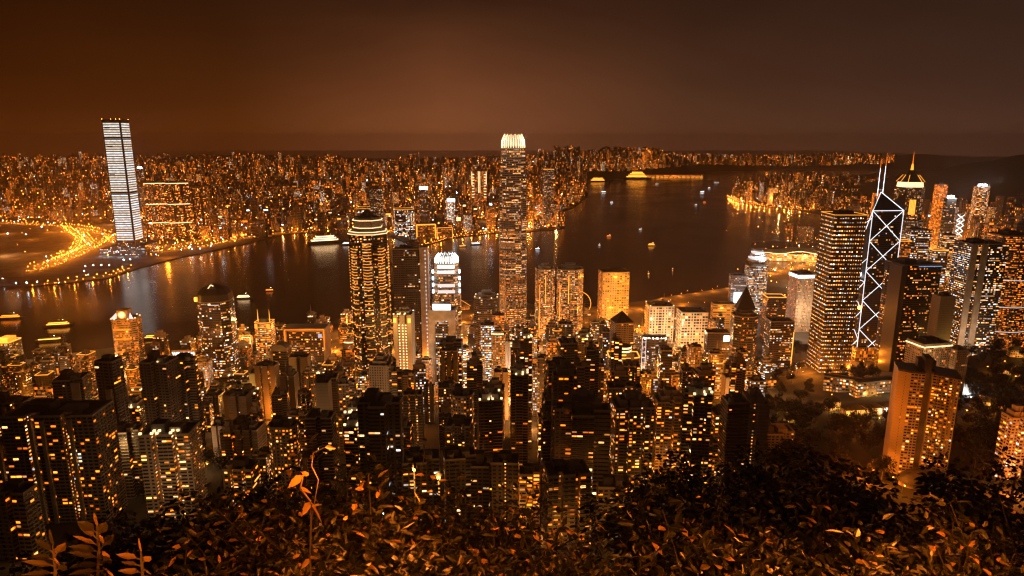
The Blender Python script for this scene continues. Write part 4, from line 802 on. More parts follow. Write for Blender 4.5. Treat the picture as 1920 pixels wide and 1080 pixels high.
SHAPE = {'rect': 'slab', 'oct': 'eight-sided tower', 'notch': 'split-front tower', 'cross': 'cross-shaped tower', 'twonotch': 'double-slotted tower', 'bow': 'bow-fronted tower', 'step': 'stepped tower'}
TOPLINE = [(-60, 740), (0, 735), (160, 745), (230, 720), (330, 735), (400, 720), (520, 700), (640, 672), (700, 700), (760, 640), (830, 660), (960, 618), (1000, 590), (1100, 590), (1140, 610), (1200, 655), (1300, 640), (1380, 650), (1440, 690), (1480, 760)]
def slim_row():
    marks = [t for t in TOW if t['short']]; g = random.Random(61)
    for px, yt, w_, Y, st, pk in ((425, 752, 22, 800, 'blank', 'notch'), (463, 716, 20, 890, 'office', 'rect'), (540, 706, 20, 850, 'resi2', 'notch'), (640, 694, 30, 900, 'dim', 'rect'), (664, 738, 26, 760, 'resi2', 'twonotch'), (586, 690, 20, 950, 'bright', 'rect'), (738, 738, 24, 800, 'resi2', 'notch'), (786, 688, 24, 890, 'cool', 'rect'), (804, 724, 20, 820, 'blank', 'notch'), (876, 690, 22, 870, 'office', 'step'), (893, 664, 20, 960, 'bright', 'rect'),
                                  (985, 664, 24, 900, 'dim', 'rect'), (1010, 694, 22, 880, 'cool', 'rect'), (1036, 640, 24, 960, 'orange', 'rect'), (1060, 606, 28, 1060, 'dim', 'rect'), (1100, 624, 26, 1000, 'cool', 'bow'), (1126, 692, 22, 900, 'office', 'rect'), (1210, 700, 24, 880, 'resi2', 'notch'), (1330, 690, 26, 860, 'resi', 'cross'), (1390, 660, 24, 900, 'office', 'rect'), (340, 735, 24, 860, 'orange', 'rect'), (385, 760, 22, 760, 'resi2', 'notch'), (480, 770, 26, 720, 'resi', 'cross'), (550, 775, 24, 690, 'resi2', 'notch'), (640, 780, 26, 660, 'resi', 'cross'), (780, 780, 26, 680, 'resi2', 'notch'), (900, 780, 28, 680, 'resi2', 'cross'), (985, 770, 24, 690, 'darkresi', 'notch'), (1020, 780, 24, 640, 'resi2', 'notch')):
        X, Y_, _ = at(px, yt, Y)
        if not site_free(X, Y, 9, .8): continue
        res = st in ('resi', 'resi2', 'darkresi', 'blank')
        tower(px, yt, w_, Y, near_label(px, yt, 'slender tall ' + LOOK[st] + ' ' + SHAPE[pk], marks), None, st, pk, asp=.9, roof=g.choice(('plant', 'plant+tank', 'plant2+mast', 'stack')), name='residential_tower' if res else 'office_tower', cat='apartment tower' if res else 'office tower', group='ordinary towers crowded between the landmarks', sk=dict(alb=STY[st][1][2]*.6, bright=STY[st][0][2]*1.25))
slim_row()
def filler():
    marks = [t for t in TOW if t['short']]; n = 0; rr = random.Random(21)
    cells = [(x, y) for y in range(520, 1440, 29) for x in range(-1150, 440, 29)]
    rr.shuffle(cells)
    for x, y in cells:
        if n > 370: break
        x += rr.uniform(-6, 6); y += rr.uniform(-6, 6)
        if not inpoly(x, y+40, HK): continue
        r = 12 if y > 720 else 14
        if not site_free(x, y, r, .92): continue
        g = G(x, y); px, pg = proj(x, y, g)
        if px < -70 or px > 1475: continue
        if px > 1400 and y < 1000: continue
        if pg > 1000: continue
        line = lerp_tab(TOPLINE, px)+(80 if y < 700 else 28 if y < 800 else 0); far = y > 950
        lo = max(line, proj(x, y, g+150)[1]); hi = proj(x, y, g+(26 if y > 950 else 34))[1]
        if far: lo = min(lo, proj(x, y, g+rr.uniform(30, 60 if px < 640 else 75))[1])
        if hi <= lo: continue
        yt = lo+(hi-lo)*rr.random()**(.75 if y > 780 else 1.0)
        Z = at(px, yt, y)[2]; h = Z-g
        st = rr.choice(['office', 'bright', 'dim', 'dim', 'cool', 'orange', 'office', 'resi2', 'blank', 'grid', 'hotel'] if y > 870 else ['resi', 'resi', 'resi2', 'darkresi', 'darkresi', 'blank', 'hotel', 'resi2'])
        if px < 640 and y > 930 and rr.random() < .8: st = rr.choice(('dim', 'dim', 'darkresi', 'orange'))
        pk = rr.choice(['notch', 'twonotch'] if st == 'blank' else ['cross', 'notch', 'twonotch', 'step', 'rect'] if st in ('resi', 'resi2', 'darkresi') else ['rect', 'rect', 'oct', 'bow', 'step'])
        rk = rr.choice(['plant', 'plant2', 'plant+tank', 'stack', 'plant2+mast', 'stack+light', 'plant+tank+mast']+(['rim+plant'] if far else []))
        w = rr.uniform(13, 21) if y > 720 else rr.uniform(16, 25); d = w*rr.uniform(.7, 1.1)
        hd = 'tall ' if h > 105 else 'low ' if h < 55 else ''
        desc = f'{hd}{LOOK[st]} {SHAPE[pk]}'
        if 'mast' in rk: desc += ' with mast'
        elif 'light' in rk: desc += ' with roof lamps'
        elif 'rim' in rk: desc += ' with amber roof rim'
        res = st in ('resi', 'resi2', 'darkresi', 'blank')
        lab = near_label(px, yt, desc, marks)
        tower(px, yt, 30, y, lab, None, st, pk, rot=rr.uniform(-6, 9), roof=rk, name='residential_tower' if res else 'office_tower', cat='apartment tower' if res else 'office tower',
              group='ordinary towers crowded between the landmarks', pos=(x, y, Z, w, d), ledge=1 if (res and y < 760) else 0, podium=18 if (far and rr.random() < .4) else 0,
              sk=dict(alb=STY[st][1][2]*rr.choice((.22, .35, .5, .85)), bright=STY[st][0][2]*rr.uniform(.8, 1.7)*(.7 if (px < 640 and far) else 1), tone=min(1, max(0, STY[st][0][3]+rr.uniform(-.2, .2)))))
        n += 1
    return n
print('filler towers', filler())
# ================================================================ THE FAR SHORE
def far_named():
    def ft(px, yt, w_, yb, label, short, style, plan_='rect', **k):
        Y = gnd(px, yb, SEA)[1]; n = k.pop('name', 'far_tower')
        return tower(px, yt, w_, Y, label, short, style, plan_, zb=SEA-.5, name=n, cat='tower', **k)
    big = dict(bay=7, fh=7)
    for px, yt, w_, yb, l, s in ((292, 342, 42, 446, 'left slab of the dark line-lit apartment wall, right of the white striped tower', 'the dark line-lit apartment wall'), (332, 342, 40, 446, 'right slab of the dark line-lit apartment wall, beside its twin', None), (368, 350, 36, 444, 'darker apartment slab at the right end of the line-lit wall', 'the darker wall-end slab')):
        t = ft(px, yt, w_, yb, l, s, 'resi', 'twonotch', rot=24, roof='plant2', sk=dict(lit=.30, bright=3.0, tone=.3, alb=.1, bay=4.5, fh=4.5)); h, w, d, P = DIM[t.name]
        if w_ > 38:
            for q in (.985, .62, .29): sub(t, 'light_band', M['e_warm'], -.98, .98, q, q+.012)
    t = ft(705, 352, 24, 437, 'dark office block with a cold sign behind the yellow-ringed tower', 'the cold-signed office block', 'dim', rot=10, sk=dict(lit=.3)); 
    t = ft(757, 392, 38, 440, 'dark waterfront office block dotted with white windows and a yellow roof line', 'the white-dotted waterfront block', 'cool', rot=14, roof='rim', sk=dict(lit=.45, bright=2.2, alb=.07, bay=5, fh=6))
    t = ft(692, 390, 46, 432, 'wide dark waterfront office block with a long yellow roof line', 'the yellow-roofed waterfront block', 'cool', rot=14, roof='rim', sk=dict(lit=.3, bright=1.8, alb=.07, bay=5, fh=6))
    for px, w_, l in ((798, 36, 'low block outlined by a thick yellow light arch on the far waterfront'), (833, 30, 'lower block outlined by a thin yellow light line beside the yellow-arched block')):
        t = ft(px, 420 if px < 810 else 426, w_, 446, l, 'the yellow-arched block' if px < 810 else None, 'orange', rot=12, asp=.5, sk=dict(lit=.3, bay=6, fh=6)); h, w, d, P = DIM[t.name]; k = 3 if px < 810 else 1.2
        part(t, 'light_arch', M['e_amber'], lambda mb: [mb.bar(a, b, k) for a, b in (((-w/2, -d/2-2, 0), (-w/2, -d/2-2, h)), ((-w/2, -d/2-2, h), (w/2, -d/2-2, h)), ((w/2, -d/2-2, h), (w/2, -d/2-2, 0)))])
    t = ft(897, 321, 30, 408, 'twin-shafted tower with white stepped light outlines left of the claw-crowned tower', 'the white-outlined twin shaft', 'orange', 'notch', rot=8, roof='plant', sk=dict(lit=.5, bay=6, fh=6)); h, w, d, P = DIM[t.name]
    for x in (-.95, -.08, .1, .95): sub(t, 'light_line', M['e_warm'], x-.035, x+.035, .72 if abs(x) > .5 else .55, 1, t=1.5)
    for i in range(9):
        for s in (-1, 1): sub(t, 'light_step', M['e_warm'], s*.8-.16, s*.8+.16, .45+.06*i, .455+.06*i+.008, t=1.5)
    t = ft(845, 372, 16, 420, 'slim tower with a wholly white lit face on the far shore', 'the white-faced slim tower', 'grid', rot=10, sk=dict(lit=.9, tone=.85, bright=1.6, bay=5, fh=5)); sub(t, 'sign', M['e_white'], -1, 1, .88, 1)
    t = ft(794, 356, 18, 430, 'brick coloured tower carrying a glaring white rooftop sign', 'the glaring-sign tower', 'dim', rot=10); h, w, d, P = DIM[t.name]; part(t, 'sign', M['e_wlamp'], lambda mb: mb.box(-w*.4, w*.4, -3, 3, h+2, h+14))
    t = ft(1028, 318, 20, 410, 'tall dark glass tower right of the claw-crowned tower on the far shore', 'the dark far glass tower', 'dim', rot=10, sk=dict(lit=.22, tone=.7), roof='rim')
    t = ft(920, 386, 18, 428, 'block with a cold white rooftop globe left of the claw-crowned tower', 'the globe-topped block', 'orange', rot=10, sk=dict(bay=6, fh=6)); h, w, d, P = DIM[t.name]; part(t, 'roof_globe', M['e_wlamp'], lambda mb: mb.prism(ngon(8, 5, 5), h+1, h+10, m=0, cap=0, bottom=True))
    t = ft(262, 316, 14, 400, 'slim tower with a cold white lamp cap right of the white striped tower', 'the lamp-capped slim tower', 'dim', rot=20); h, w, d, P = DIM[t.name]; part(t, 'lamp_cap', M['e_wlamp'], lambda mb: mb.prism(ngon(8, w*.3, w*.3), h+1, h+9, m=0, cap=0, bottom=True))
far_named()
def east_named():
    for px, yt, w_, Y, l, s_, st, rk in ((1765, 346, 22, 2250, 'orange floodlit tower right of the needle-topped tower', 'the orange floodlit far tower', 'glow', 'plant'), (1782, 372, 20, 2150, 'dark tower with a glaring white roof lamp right of the needle-topped tower', 'the roof-lamped dark tower', 'dim', 'plant'), (1842, 350, 28, 2500, 'bright banded round tower with a cold white roof sign in the far right district', 'the bright round far tower', 'bright', 'plant'),
                                 (1800, 400, 16, 2300, 'white lattice-lit billboard tower in the far right district', 'the lattice-lit tower', 'cool', 'plant'), (1722, 430, 44, 1650, 'grey glass office tower standing below the needle-topped tower', 'the grey lower tower', 'cool', 'plant2'), (1690, 452, 34, 1500, 'orange lit hotel slab right behind the white-tubed prism tower', 'the orange hotel slab', 'orange', 'rim'), (1760, 470, 30, 1480, 'white-lined office block between the prism tower and the beige-piered slab', 'the white-lined block', 'cool', 'rim'), (1778, 440, 26, 1700, 'slim banded tower behind the white-lined block', 'the slim banded tower', 'bright', 'plant'),
                                 (1450, 352, 18, 4300, 'tower with twin white lit fins on the lit point', 'the white-finned point tower', 'grid', 'plant'), (1645, 362, 16, 2900, 'small gold domed tower between the prism tower and the needle', 'the gold domed tower', 'glow', 'pyramid')):
        t = tower(px, yt, w_, Y, l, s_, st, 'bow' if 'round' in l else 'rect', zb=SEA-.5, name='far_tower', cat='tower', rot=-8, roof=rk, sk=dict(bay=4, fh=5)); h, w, d, P = DIM[t.name]
        if 'lamp' in l or 'sign' in l: part(t, 'roof_light', M['e_wlamp'], lambda mb: mb.box(-w*.3, w*.3, -3, 3, h+.01, h+9)); point(t.location.x, Y-20, h+16, 1.5e5, (.9, .95, 1), 2)
        if 'lattice' in l:
            for k in range(4): part(t, 'light_tube', M['e_white'], lambda mb: (mb.bar((-w/2, -d/2-1, h*(.5+.12*k)), (w/2, -d/2-1, h*(.62+.12*k)), .7), mb.bar((w/2, -d/2-1, h*(.5+.12*k)), (-w/2, -d/2-1, h*(.62+.12*k)), .7)))
        point(t.location.x-8, Y-45, 40, 2.0e5*(Y/2200), (1, .36, .05), 2)
    for px, py, r in ((1640, 372, 5), (1793, 378, 5), (1803, 382, 4), (1575, 365, 5), (1745, 412, 4), (1738, 424, 3), (1735, 440, 3), (1842, 372, 4), (1700, 372, 3), (1462, 372, 3), (1480, 365, 4), (1505, 352, 4), (1530, 360, 4)):
        x, y = gnd(px, py+14, SEA+30); EXTRA.append((x, y, 32, r, px in (1793, 1745, 1462)))
EXTRA = []
east_named()
def in_front(px, yt, yb):  # keep shore towers from hiding named ones
    return any(abs(px-t['px']) < t['w']*.5+6 for t in TOW if t['short'] and t['Y'] > 2000)
FARMARK = [t for t in TOW if t['short'] and t['Y'] > 1900]
FARGROUP = 'ordinary towers crowded along the far shore'
far = []
def far_city():
    ang = R(17); ca, sa = cos(ang), sin(ang); g = random.Random(5)
    for i in range(-170, 150):
        if i % 5 == 0: continue
        for j in range(20, 245):
            if j % 4 == 0: continue
            u, v = i*42+g.uniform(-7, 7), j*46+g.uniform(-7, 7); x, y = u*ca-v*sa*.35, v*ca+u*sa*.35
            if y > (10600 if x > .06*y else 8200) or abs(x) > .80*y+120: continue
            if not inpoly(x, y-45, KWI) or y < 2100: continue
            px, py = proj(x, y, SEA)
            if px < 225 and py > 412 and px > -200: continue        # rail yards and reclaimed ground stay open
            if py > 452 and px < 540: continue
            near = y < 3600
            keep = .86 if y < 5000 else .62
            if g.random() > keep: continue
            if not site_free(x, y, 22, 1.) : continue
            n = (sin(x*.0019+y*.0011)+cos(y*.0023-x*.0007))*.5
            if y > 4200 and g.random() < .33+.3*n: h = g.uniform(85, 140)*(1.1 if px < 200 else 1.35 if (440 < px < 640 or 760 < px < 790 or 1010 < px < 1085 or 1125 < px < 1245) and y > 5600 else 1)
            elif g.random() < .2: h = g.uniform(70, 120)
            else: h = g.uniform(22, 62)
            if near and 660 < px < 1080: h *= .8
            if y < 2500 and px < 540: h = min(h, 30)
            far.append((x, y, h, g.uniform(18, 34), g.uniform(16, 28), ang*.35+g.choice((0, 0, .3)), g.random(), px, 0))
KWI = [(x, y+ (25 if y < 9000 else 0)) for x, y in KW]
far_city()
def east_city():   # the district beyond the prism tower and the point across the water
    g = random.Random(9); ang = R(-12); ca, sa = cos(ang), sin(ang)
    for i in range(-30, 110):
        if i % 5 == 0: continue
        for j in range(20, 160):
            if j % 4 == 0: continue
            u, v = i*44+g.uniform(-7, 7), j*44+g.uniform(-7, 7); x, y = u*ca-v*sa, v*ca+u*sa
            if not inpoly(x, y-40, HK) or not inpoly(x-45, y, HK) or y < 1430 or y > 6400 or x > .82*y+60: continue
            px, py = proj(x, y, SEA)
            if px < 1370 or (px < 1560 and y < 2600): continue
            if y > 3500 and px > 1720: continue
            if g.random() > .9 or not site_free(x, y, 20): continue
            h = g.uniform(90, 150) if g.random() < .24 else g.uniform(35, 85)
            if y > 3500: h *= .9
            top = proj(x, y, SEA+h)[1]
            if px > 1560 and top < (352 if px > 1790 else 372): h *= .72
            if px > 1560 and y < 1900: h = min(h, at(px, 455+g.uniform(0, 60), y)[2])
            if h < 14: continue
            far.append((x, y, h, g.uniform(18, 32), g.uniform(16, 26), g.uniform(-.3, .1), g.random(), px, 1))
east_city()
def far_build():
    g = random.Random(3)
    vis = sorted(far, key=lambda b: b[1]-b[2]*6+(0 if -20 < b[7] < 1940 else 9000))
    single = [b for b in vis if b[8] == 0][:210] + [b for b in vis if b[8] == 1][:85]; sset = set(id(b) for b in single)
    mats = [M['facade'], M['roof']]
    def spec(b):
        x, y, h, w, d, a, r, px, z = b; k = g.random(); q = max(1., y/3000.)
        dn = max(0, min(1.6, .8+.75*sin(x*.0031+y*.0013)*cos(y*.0027-x*.0012)+.3*sin(x*.009)))
        lit = (.10+.28*g.random())*(.35+.8*dn); tone = g.choice((.05, .12, .2, .3, .3, .5, .85 if z == 0 and y < 4000 else .3)); br = g.uniform(1.0, 2.8)*q**.3*(.45+.6*dn)
        if k < .15: lit, br = .06, 1.5
        elif k > .90: lit, br, tone = .75, 1.7, g.choice((.1, .3, .5, .75))
        bay, fh = 3.3*q**.7, 3.6*q**.7
        if h > 70 and k < .7: fh *= 3.2; bay *= .8; lit *= .75; br *= 1.2
        return (lit, .1*g.random(), br, tone), (.55, .5, g.uniform(.08, .24), g.random()), bay, fh
    stuff = MB(); used = {}
    for b in far:
        x, y, h, w, d, a, r, px, z = b; zb = max(SEA, kz(x, y) if z == 0 else SEA)-1.; p1, p2, bay, fh = spec(b)
        kind = 'rect' if w > 24 and r < .5 else ('cross' if r > .75 else 'rect')
        P = plan(kind, w, d); P = [(px_*cos(a)-py_*sin(a), px_*sin(a)+py_*cos(a)) for px_, py_ in P]
        if id(b) in sset:
            look = ('nearly dark' if p1[0] < .1 else 'fully lit' if p1[0] > .6 else 'thinly lit' if p1[0] < .3 else 'well lit') + ' ' + ('white' if p1[3] > .7 else 'warm' if p1[3] > .25 else 'orange')
            hd = 'tall' if h > 85 else 'low' if h < 36 else 'mid-height'; _, pyt = proj(x, y, zb+h)
            desc = f'{hd} {look} {"cross-shaped tower" if kind == "cross" else "block"}'
            t = thing('far_tower', near_label(px, pyt, desc, FARMARK), 'tower', (x, y, zb), 0, FARGROUP)
            m = MB(); m.prism(P, 0, h, bay, fh, p1, p2, m=0, cap=1); m.build('wall', mats, t)
            m = MB(); m.prism(scale(P, .45), h, h+g.uniform(3, 7), m=0, cap=0); m.build('plant_room', M['concrete'], t)
            if g.random() < .16:
                m = MB(); m.box(-w*.35, w*.35, -d*.52, -d*.45, h+.5, h+g.uniform(4, 8)); m.build('sign', g.choice([M['e_amber'], M['e_warm'], M['e_white'], M['e_orange']]), t)
        else:
            stuff.prism([(x+u, y+v) for u, v in P], zb, zb+h, bay, fh, p1, p2, m=0, cap=1)
    o = stuff.build('distant_buildings', mats); tag(o, 'dense mass of small lit buildings fading into haze behind the far shore', 'distant buildings', kind='stuff')
    print('far', len(far), 'single', len(single))
far_build()
# ================================================================ ROADS AND LAMPS
def lamp_mesh(mb, x, y, z, r):
    v = [(x+r, y, z), (x, y+r, z), (x-r, y, z), (x, y-r, z), (x, y, z+r), (x, y, z-r)]
    for a, b in ((0, 1), (1, 2), (2, 3), (3, 0)): mb.face([v[a], v[b], v[4]]); mb.face([v[b], v[a], v[5]])
LB, LW = MB(), MB()      # heads of the far lamps
PROTO = {}
def street_lamp(x, y, z, label=None):
    if label is None or label.startswith('orange'):
        q = proj(x, y, z+9); label = near_label(q[0], q[1], 'orange park lamp' if label and 'park' in label else 'orange roadside lamp' if label else 'small orange street lamp', [t for t in TOW if t['short']])
    if 'p' not in PROTO:
        p = MB(); p.bar((0, 0, 0), (0, 0, 9), .12, n=6, r2=.08); p.bar((0, 0, 9), (1.6, 0, 9.4), .07); a = MB(); a.box(1.2, 2.2, -.22, .22, 9.25, 9.45); c = MB(); c.prism(ngon(8, .42, .42), 8.75, 9.24, m=0, cap=0, bottom=True)
        PROTO['p'] = [p.build('post', M['metal']), a.build('lamp_head', M['metal']), c.build('bulb', M['e_lamp'])]; src = PROTO['p']
    else: src = [o.copy() for o in PROTO['p']]; [COL.objects.link(o) for o in src]
    t = thing('street_lamp', label or 'small orange street lamp glowing down among the towers', 'street lamp', (x, y, z), random.uniform(0, 6.28), 'street lamps glowing between the towers')
    for o in src: o.parent = t
    src[2].location = (1.7, 0, 0)
TRF, TRL = MB(), MB()
def traffic(x, y, z):
    a = random.uniform(-.3, .3); TRF.box(x-1, x+1, y-2.2, y+2.2, z+.3, z+1.5); lamp_mesh(TRL, x, y-2.6, z+.9, .75)
def road(pts, width, zf, far_=True, step=28, light=90, power=6e4, name='road', lamp=True, z0=None):
    P = [gnd(px, py, SEA) for px, py in pts]; Q = []
    for (ax, ay), (bx, by) in zip(P, P[1:]):
        n = max(1, int(hypot(bx-ax, by-ay)/12))
        Q += [(ax+(bx-ax)*k/n, ay+(by-ay)*k/n) for k in range(n)]
    Q.append(P[-1]); mb = MB(); L = []; D = 0; acc = 0; last = -1e9
    for i, (x, y) in enumerate(Q):
        x0, y0 = Q[max(0, i-1)]; x1, y1 = Q[min(len(Q)-1, i+1)]; l = hypot(x1-x0, y1-y0) or 1; nx, ny = -(y1-y0)/l, (x1-x0)/l
        L.append(((x+nx*width/2, y+ny*width/2), (x-nx*width/2, y-ny*width/2), nx, ny))
    zz = SEA+.006*(1+road.n); road.n += 1
    for i in range(len(L)-1):
        mb.face([(*L[i][1], zz), (*L[i+1][1], zz), (*L[i+1][0], zz), (*L[i][0], zz)])
        D += hypot(Q[i+1][0]-Q[i][0], Q[i+1][1]-Q[i][1])
        if D-acc > step:
            acc = D; s = random.choice((-1, 1)); x, y = Q[i][0]+L[i][2]*s*width*.5, Q[i][1]+L[i][3]*s*width*.5
            if far_:
                lamp_mesh(LB if random.random() < .92 else LW, x, y, SEA+10, 1.5)
                for c_ in range(2): u_ = random.uniform(-.42, .42)*width; v_ = random.uniform(0, 12); traffic(Q[i][0]+L[i][2]*u_-L[i][3]*v_, Q[i][1]+L[i][3]*u_+L[i][2]*v_, zz)
            elif lamp: street_lamp(x, y, SEA, 'orange street lamp standing along a road near the harbour')
        if D-last > light: last = D; point(Q[i][0], Q[i][1], SEA+11, power, r=1)
    struct(mb.build(name, M['asphalt']))
road.n = 0
for pts, w_ in [([(-60, 415), (60, 420), (120, 424), (175, 432), (205, 442), (216, 456)], 40), ([(205, 442), (180, 462), (130, 485), (90, 500), (40, 512)], 46), ([(150, 432), (168, 456), (120, 480), (60, 502)], 30), ([(120, 424), (150, 448), (140, 470), (90, 490)], 24),
                ([(280, 463), (330, 459), (400, 447), (470, 432), (525, 427)], 34), ([(300, 470), (380, 462), (450, 446), (524, 436)], 22), ([(530, 436), (600, 432), (700, 428), (760, 436), (850, 436), (990, 428)], 24), ([(790, 459), (850, 444), (935, 434)], 16), ([(990, 430), (1020, 400), (985, 380), (1000, 350)], 30),
                ([(1366, 369), (1385, 378), (1440, 387), (1522, 394)], 22), ([(60, 535), (130, 528), (205, 516), (250, 500)], 14)]:
    road(pts, w_, 0, True, 14, 40, 8e4 if w_ > 20 else 2e4)
for pts, w_, pw in [([(1240, 560), (1300, 551), (1372, 540), (1400, 526)], 18, 6e4), ([(1446, 512), (1500, 498), (1560, 486)], 24, 1.3e5), ([(1486, 712), (1500, 684), (1545, 668), (1600, 640)], 22, 1.8e4), ([(1590, 700), (1640, 684), (1690, 662)], 16, 5e4), ([(786, 604), (812, 586), (856, 572)], 18, 7e4), ([(868, 604), (900, 588), (935, 575)], 18, 7e4), ([(1090, 592), (1120, 586), (1200, 580)], 18, 9e4), ([(600, 650), (660, 628), (700, 610)], 16, 3e4), ([(330, 665), (470, 655), (560, 640)], 18, 1.5e4), ([(960, 600), (1000, 596), (1090, 594)], 18, 9e4), ([(1200, 580), (1260, 570), (1330, 575)], 14, 7e4), ([(1560, 486), (1600, 470), (1660, 440)], 20, 1.2e5), ([(1690, 480), (1760, 430), (1800, 400)], 20, 2e5), ([(1780, 520), (1800, 470), (1830, 440)], 18, 1.6e5)]:
    road(pts, w_, 0, False, 34, 55, pw)
def far_lamps():
    g = random.Random(8); n = 0
    while n < 4300:
        y = g.uniform(2250, 7600); x = g.uniform(-.8, .62)*y
        if not inpoly(x, y-20, KWI): continue
        px, py = proj(x, y, SEA)
        if px < 225 and py > 430 and g.random() < .8: continue
        z = max(SEA, kz(x, y)); top = g.random() < .3
        lamp_mesh(LB if g.random() < .82 else LW, x, y, z+(g.uniform(30, 90) if top else g.uniform(8, 14)), g.choice((.9, 1.1, 1.3, 1.5, 2.6))); n += 1
    n = 0
    while n < 800:
        y = g.uniform(1450, 4800); x = g.uniform(.33, .8)*y
        if not inpoly(x, y-20, HK) or proj(x, y, 2)[0] < 1375: continue
        lamp_mesh(LB if g.random() < .75 else LW, x, y, SEA+(g.uniform(30, 80) if g.random() < .3 else 10), g.choice((.7, .9, 1, 1.5))); n += 1
    for x, y, z, r, wh in EXTRA: lamp_mesh(LW if wh else LB, x, y, z, r*.8); point(x, y-5, z+2, 9e4, (1, .45, .1), 2)
    for px, py, r in [(5, 522, 1), (30, 531, 1.6), (50, 530, 2), (70, 528, 1.4), (110, 530, 1), (160, 499, 1.2), (175, 497, 1.4), (190, 497, 1.4), (205, 497, 1.4), (232, 487, 2.2), (244, 486, 1.8), (158, 508, 1.2), (165, 515, 1), (340, 468, 1.2), (360, 467, 1.4), (375, 466, 1.6), (395, 461, 1.4), (640, 372, 3), (730, 376, 4), (745, 378, 4), (490, 376, 5), (466, 335, 5), (870, 343, 5), (958, 306, 6), (1390, 372, 4)]:
        x, y = gnd(px, py, SEA+14); lamp_mesh(LW if px < 460 or 700 < px < 760 else LB, x, y, SEA+14, r*1.1)
far_lamps()
o = TRF.build('distant_traffic', M['metal']); tag(o, 'streams of tiny cars on the bright roads of the far shore', 'traffic', kind='stuff')
o = TRL.build('distant_headlights', M['e_lamp']); tag(o, 'orange headlights of the far traffic streams', 'headlights', kind='stuff')
o = LB.build('distant_street_lamps', M['e_lamp']); tag(o, 'countless tiny orange lamps sprinkled over the far shore', 'street lamps', kind='stuff')
o = LW.build('distant_street_lamps', M['e_wlamp']); tag(o, 'countless tiny white lamps sprinkled over the far shore', 'street lamps', kind='stuff')
def city_lights():
    g = random.Random(31); n = 0; c = 0
    while n < 190 and c < 12000:   # street lamps in the gaps of the near city
        c += 1; y = g.uniform(560, 1420); x = g.uniform(-1000, 420)
        if not inpoly(x, y+20, HK): continue
        px, py = proj(x, y, G(x, y)+8)
        if not (-30 < px < 1480) or (px > 1400 and y < 850): continue
        if any(hypot(x-t['X'], y-t['Y']) < t['r']*.86+2 for t in TOW): continue
        z = G(x, y); near = y < 760
        if px < 640 and y > 980 and g.random() < .7: n += 1; continue
        street_lamp(x, y, z); point(x, y, z+11, g.uniform(4e3, 1.2e4) if near else g.uniform(3.5e4, 1.6e5), g.choice([(1, .24, .014), (1, .27, .022), (1, .42, .12)]), 1.); n += 1
    g = random.Random(77); n = 0
    while n < 120:                # glow of the far streets
        y = 2250+3300*g.random()**1.3; x = g.uniform(-.8, .55)*y
        if not inpoly(x, y-20, KWI): continue
        point(x, y, max(SEA, kz(x, y))+25, g.uniform(.4e5, 2.2e5)*(y/3000)**1.0, g.choice([(1, .24, .014), (1, .27, .022), (1, .38, .10)]), 4); n += 1
    n = 0
    while n < 40:
        y = g.uniform(1500, 3200); x = g.uniform(.42, .78)*y
        if not inpoly(x, y-20, HK): continue
        point(x, y, SEA+20, g.uniform(.6e5, 2.5e5), g.choice([(1, .34, .045), (1, .40, .07), (1, .6, .3)]), 3); n += 1
city_lights()
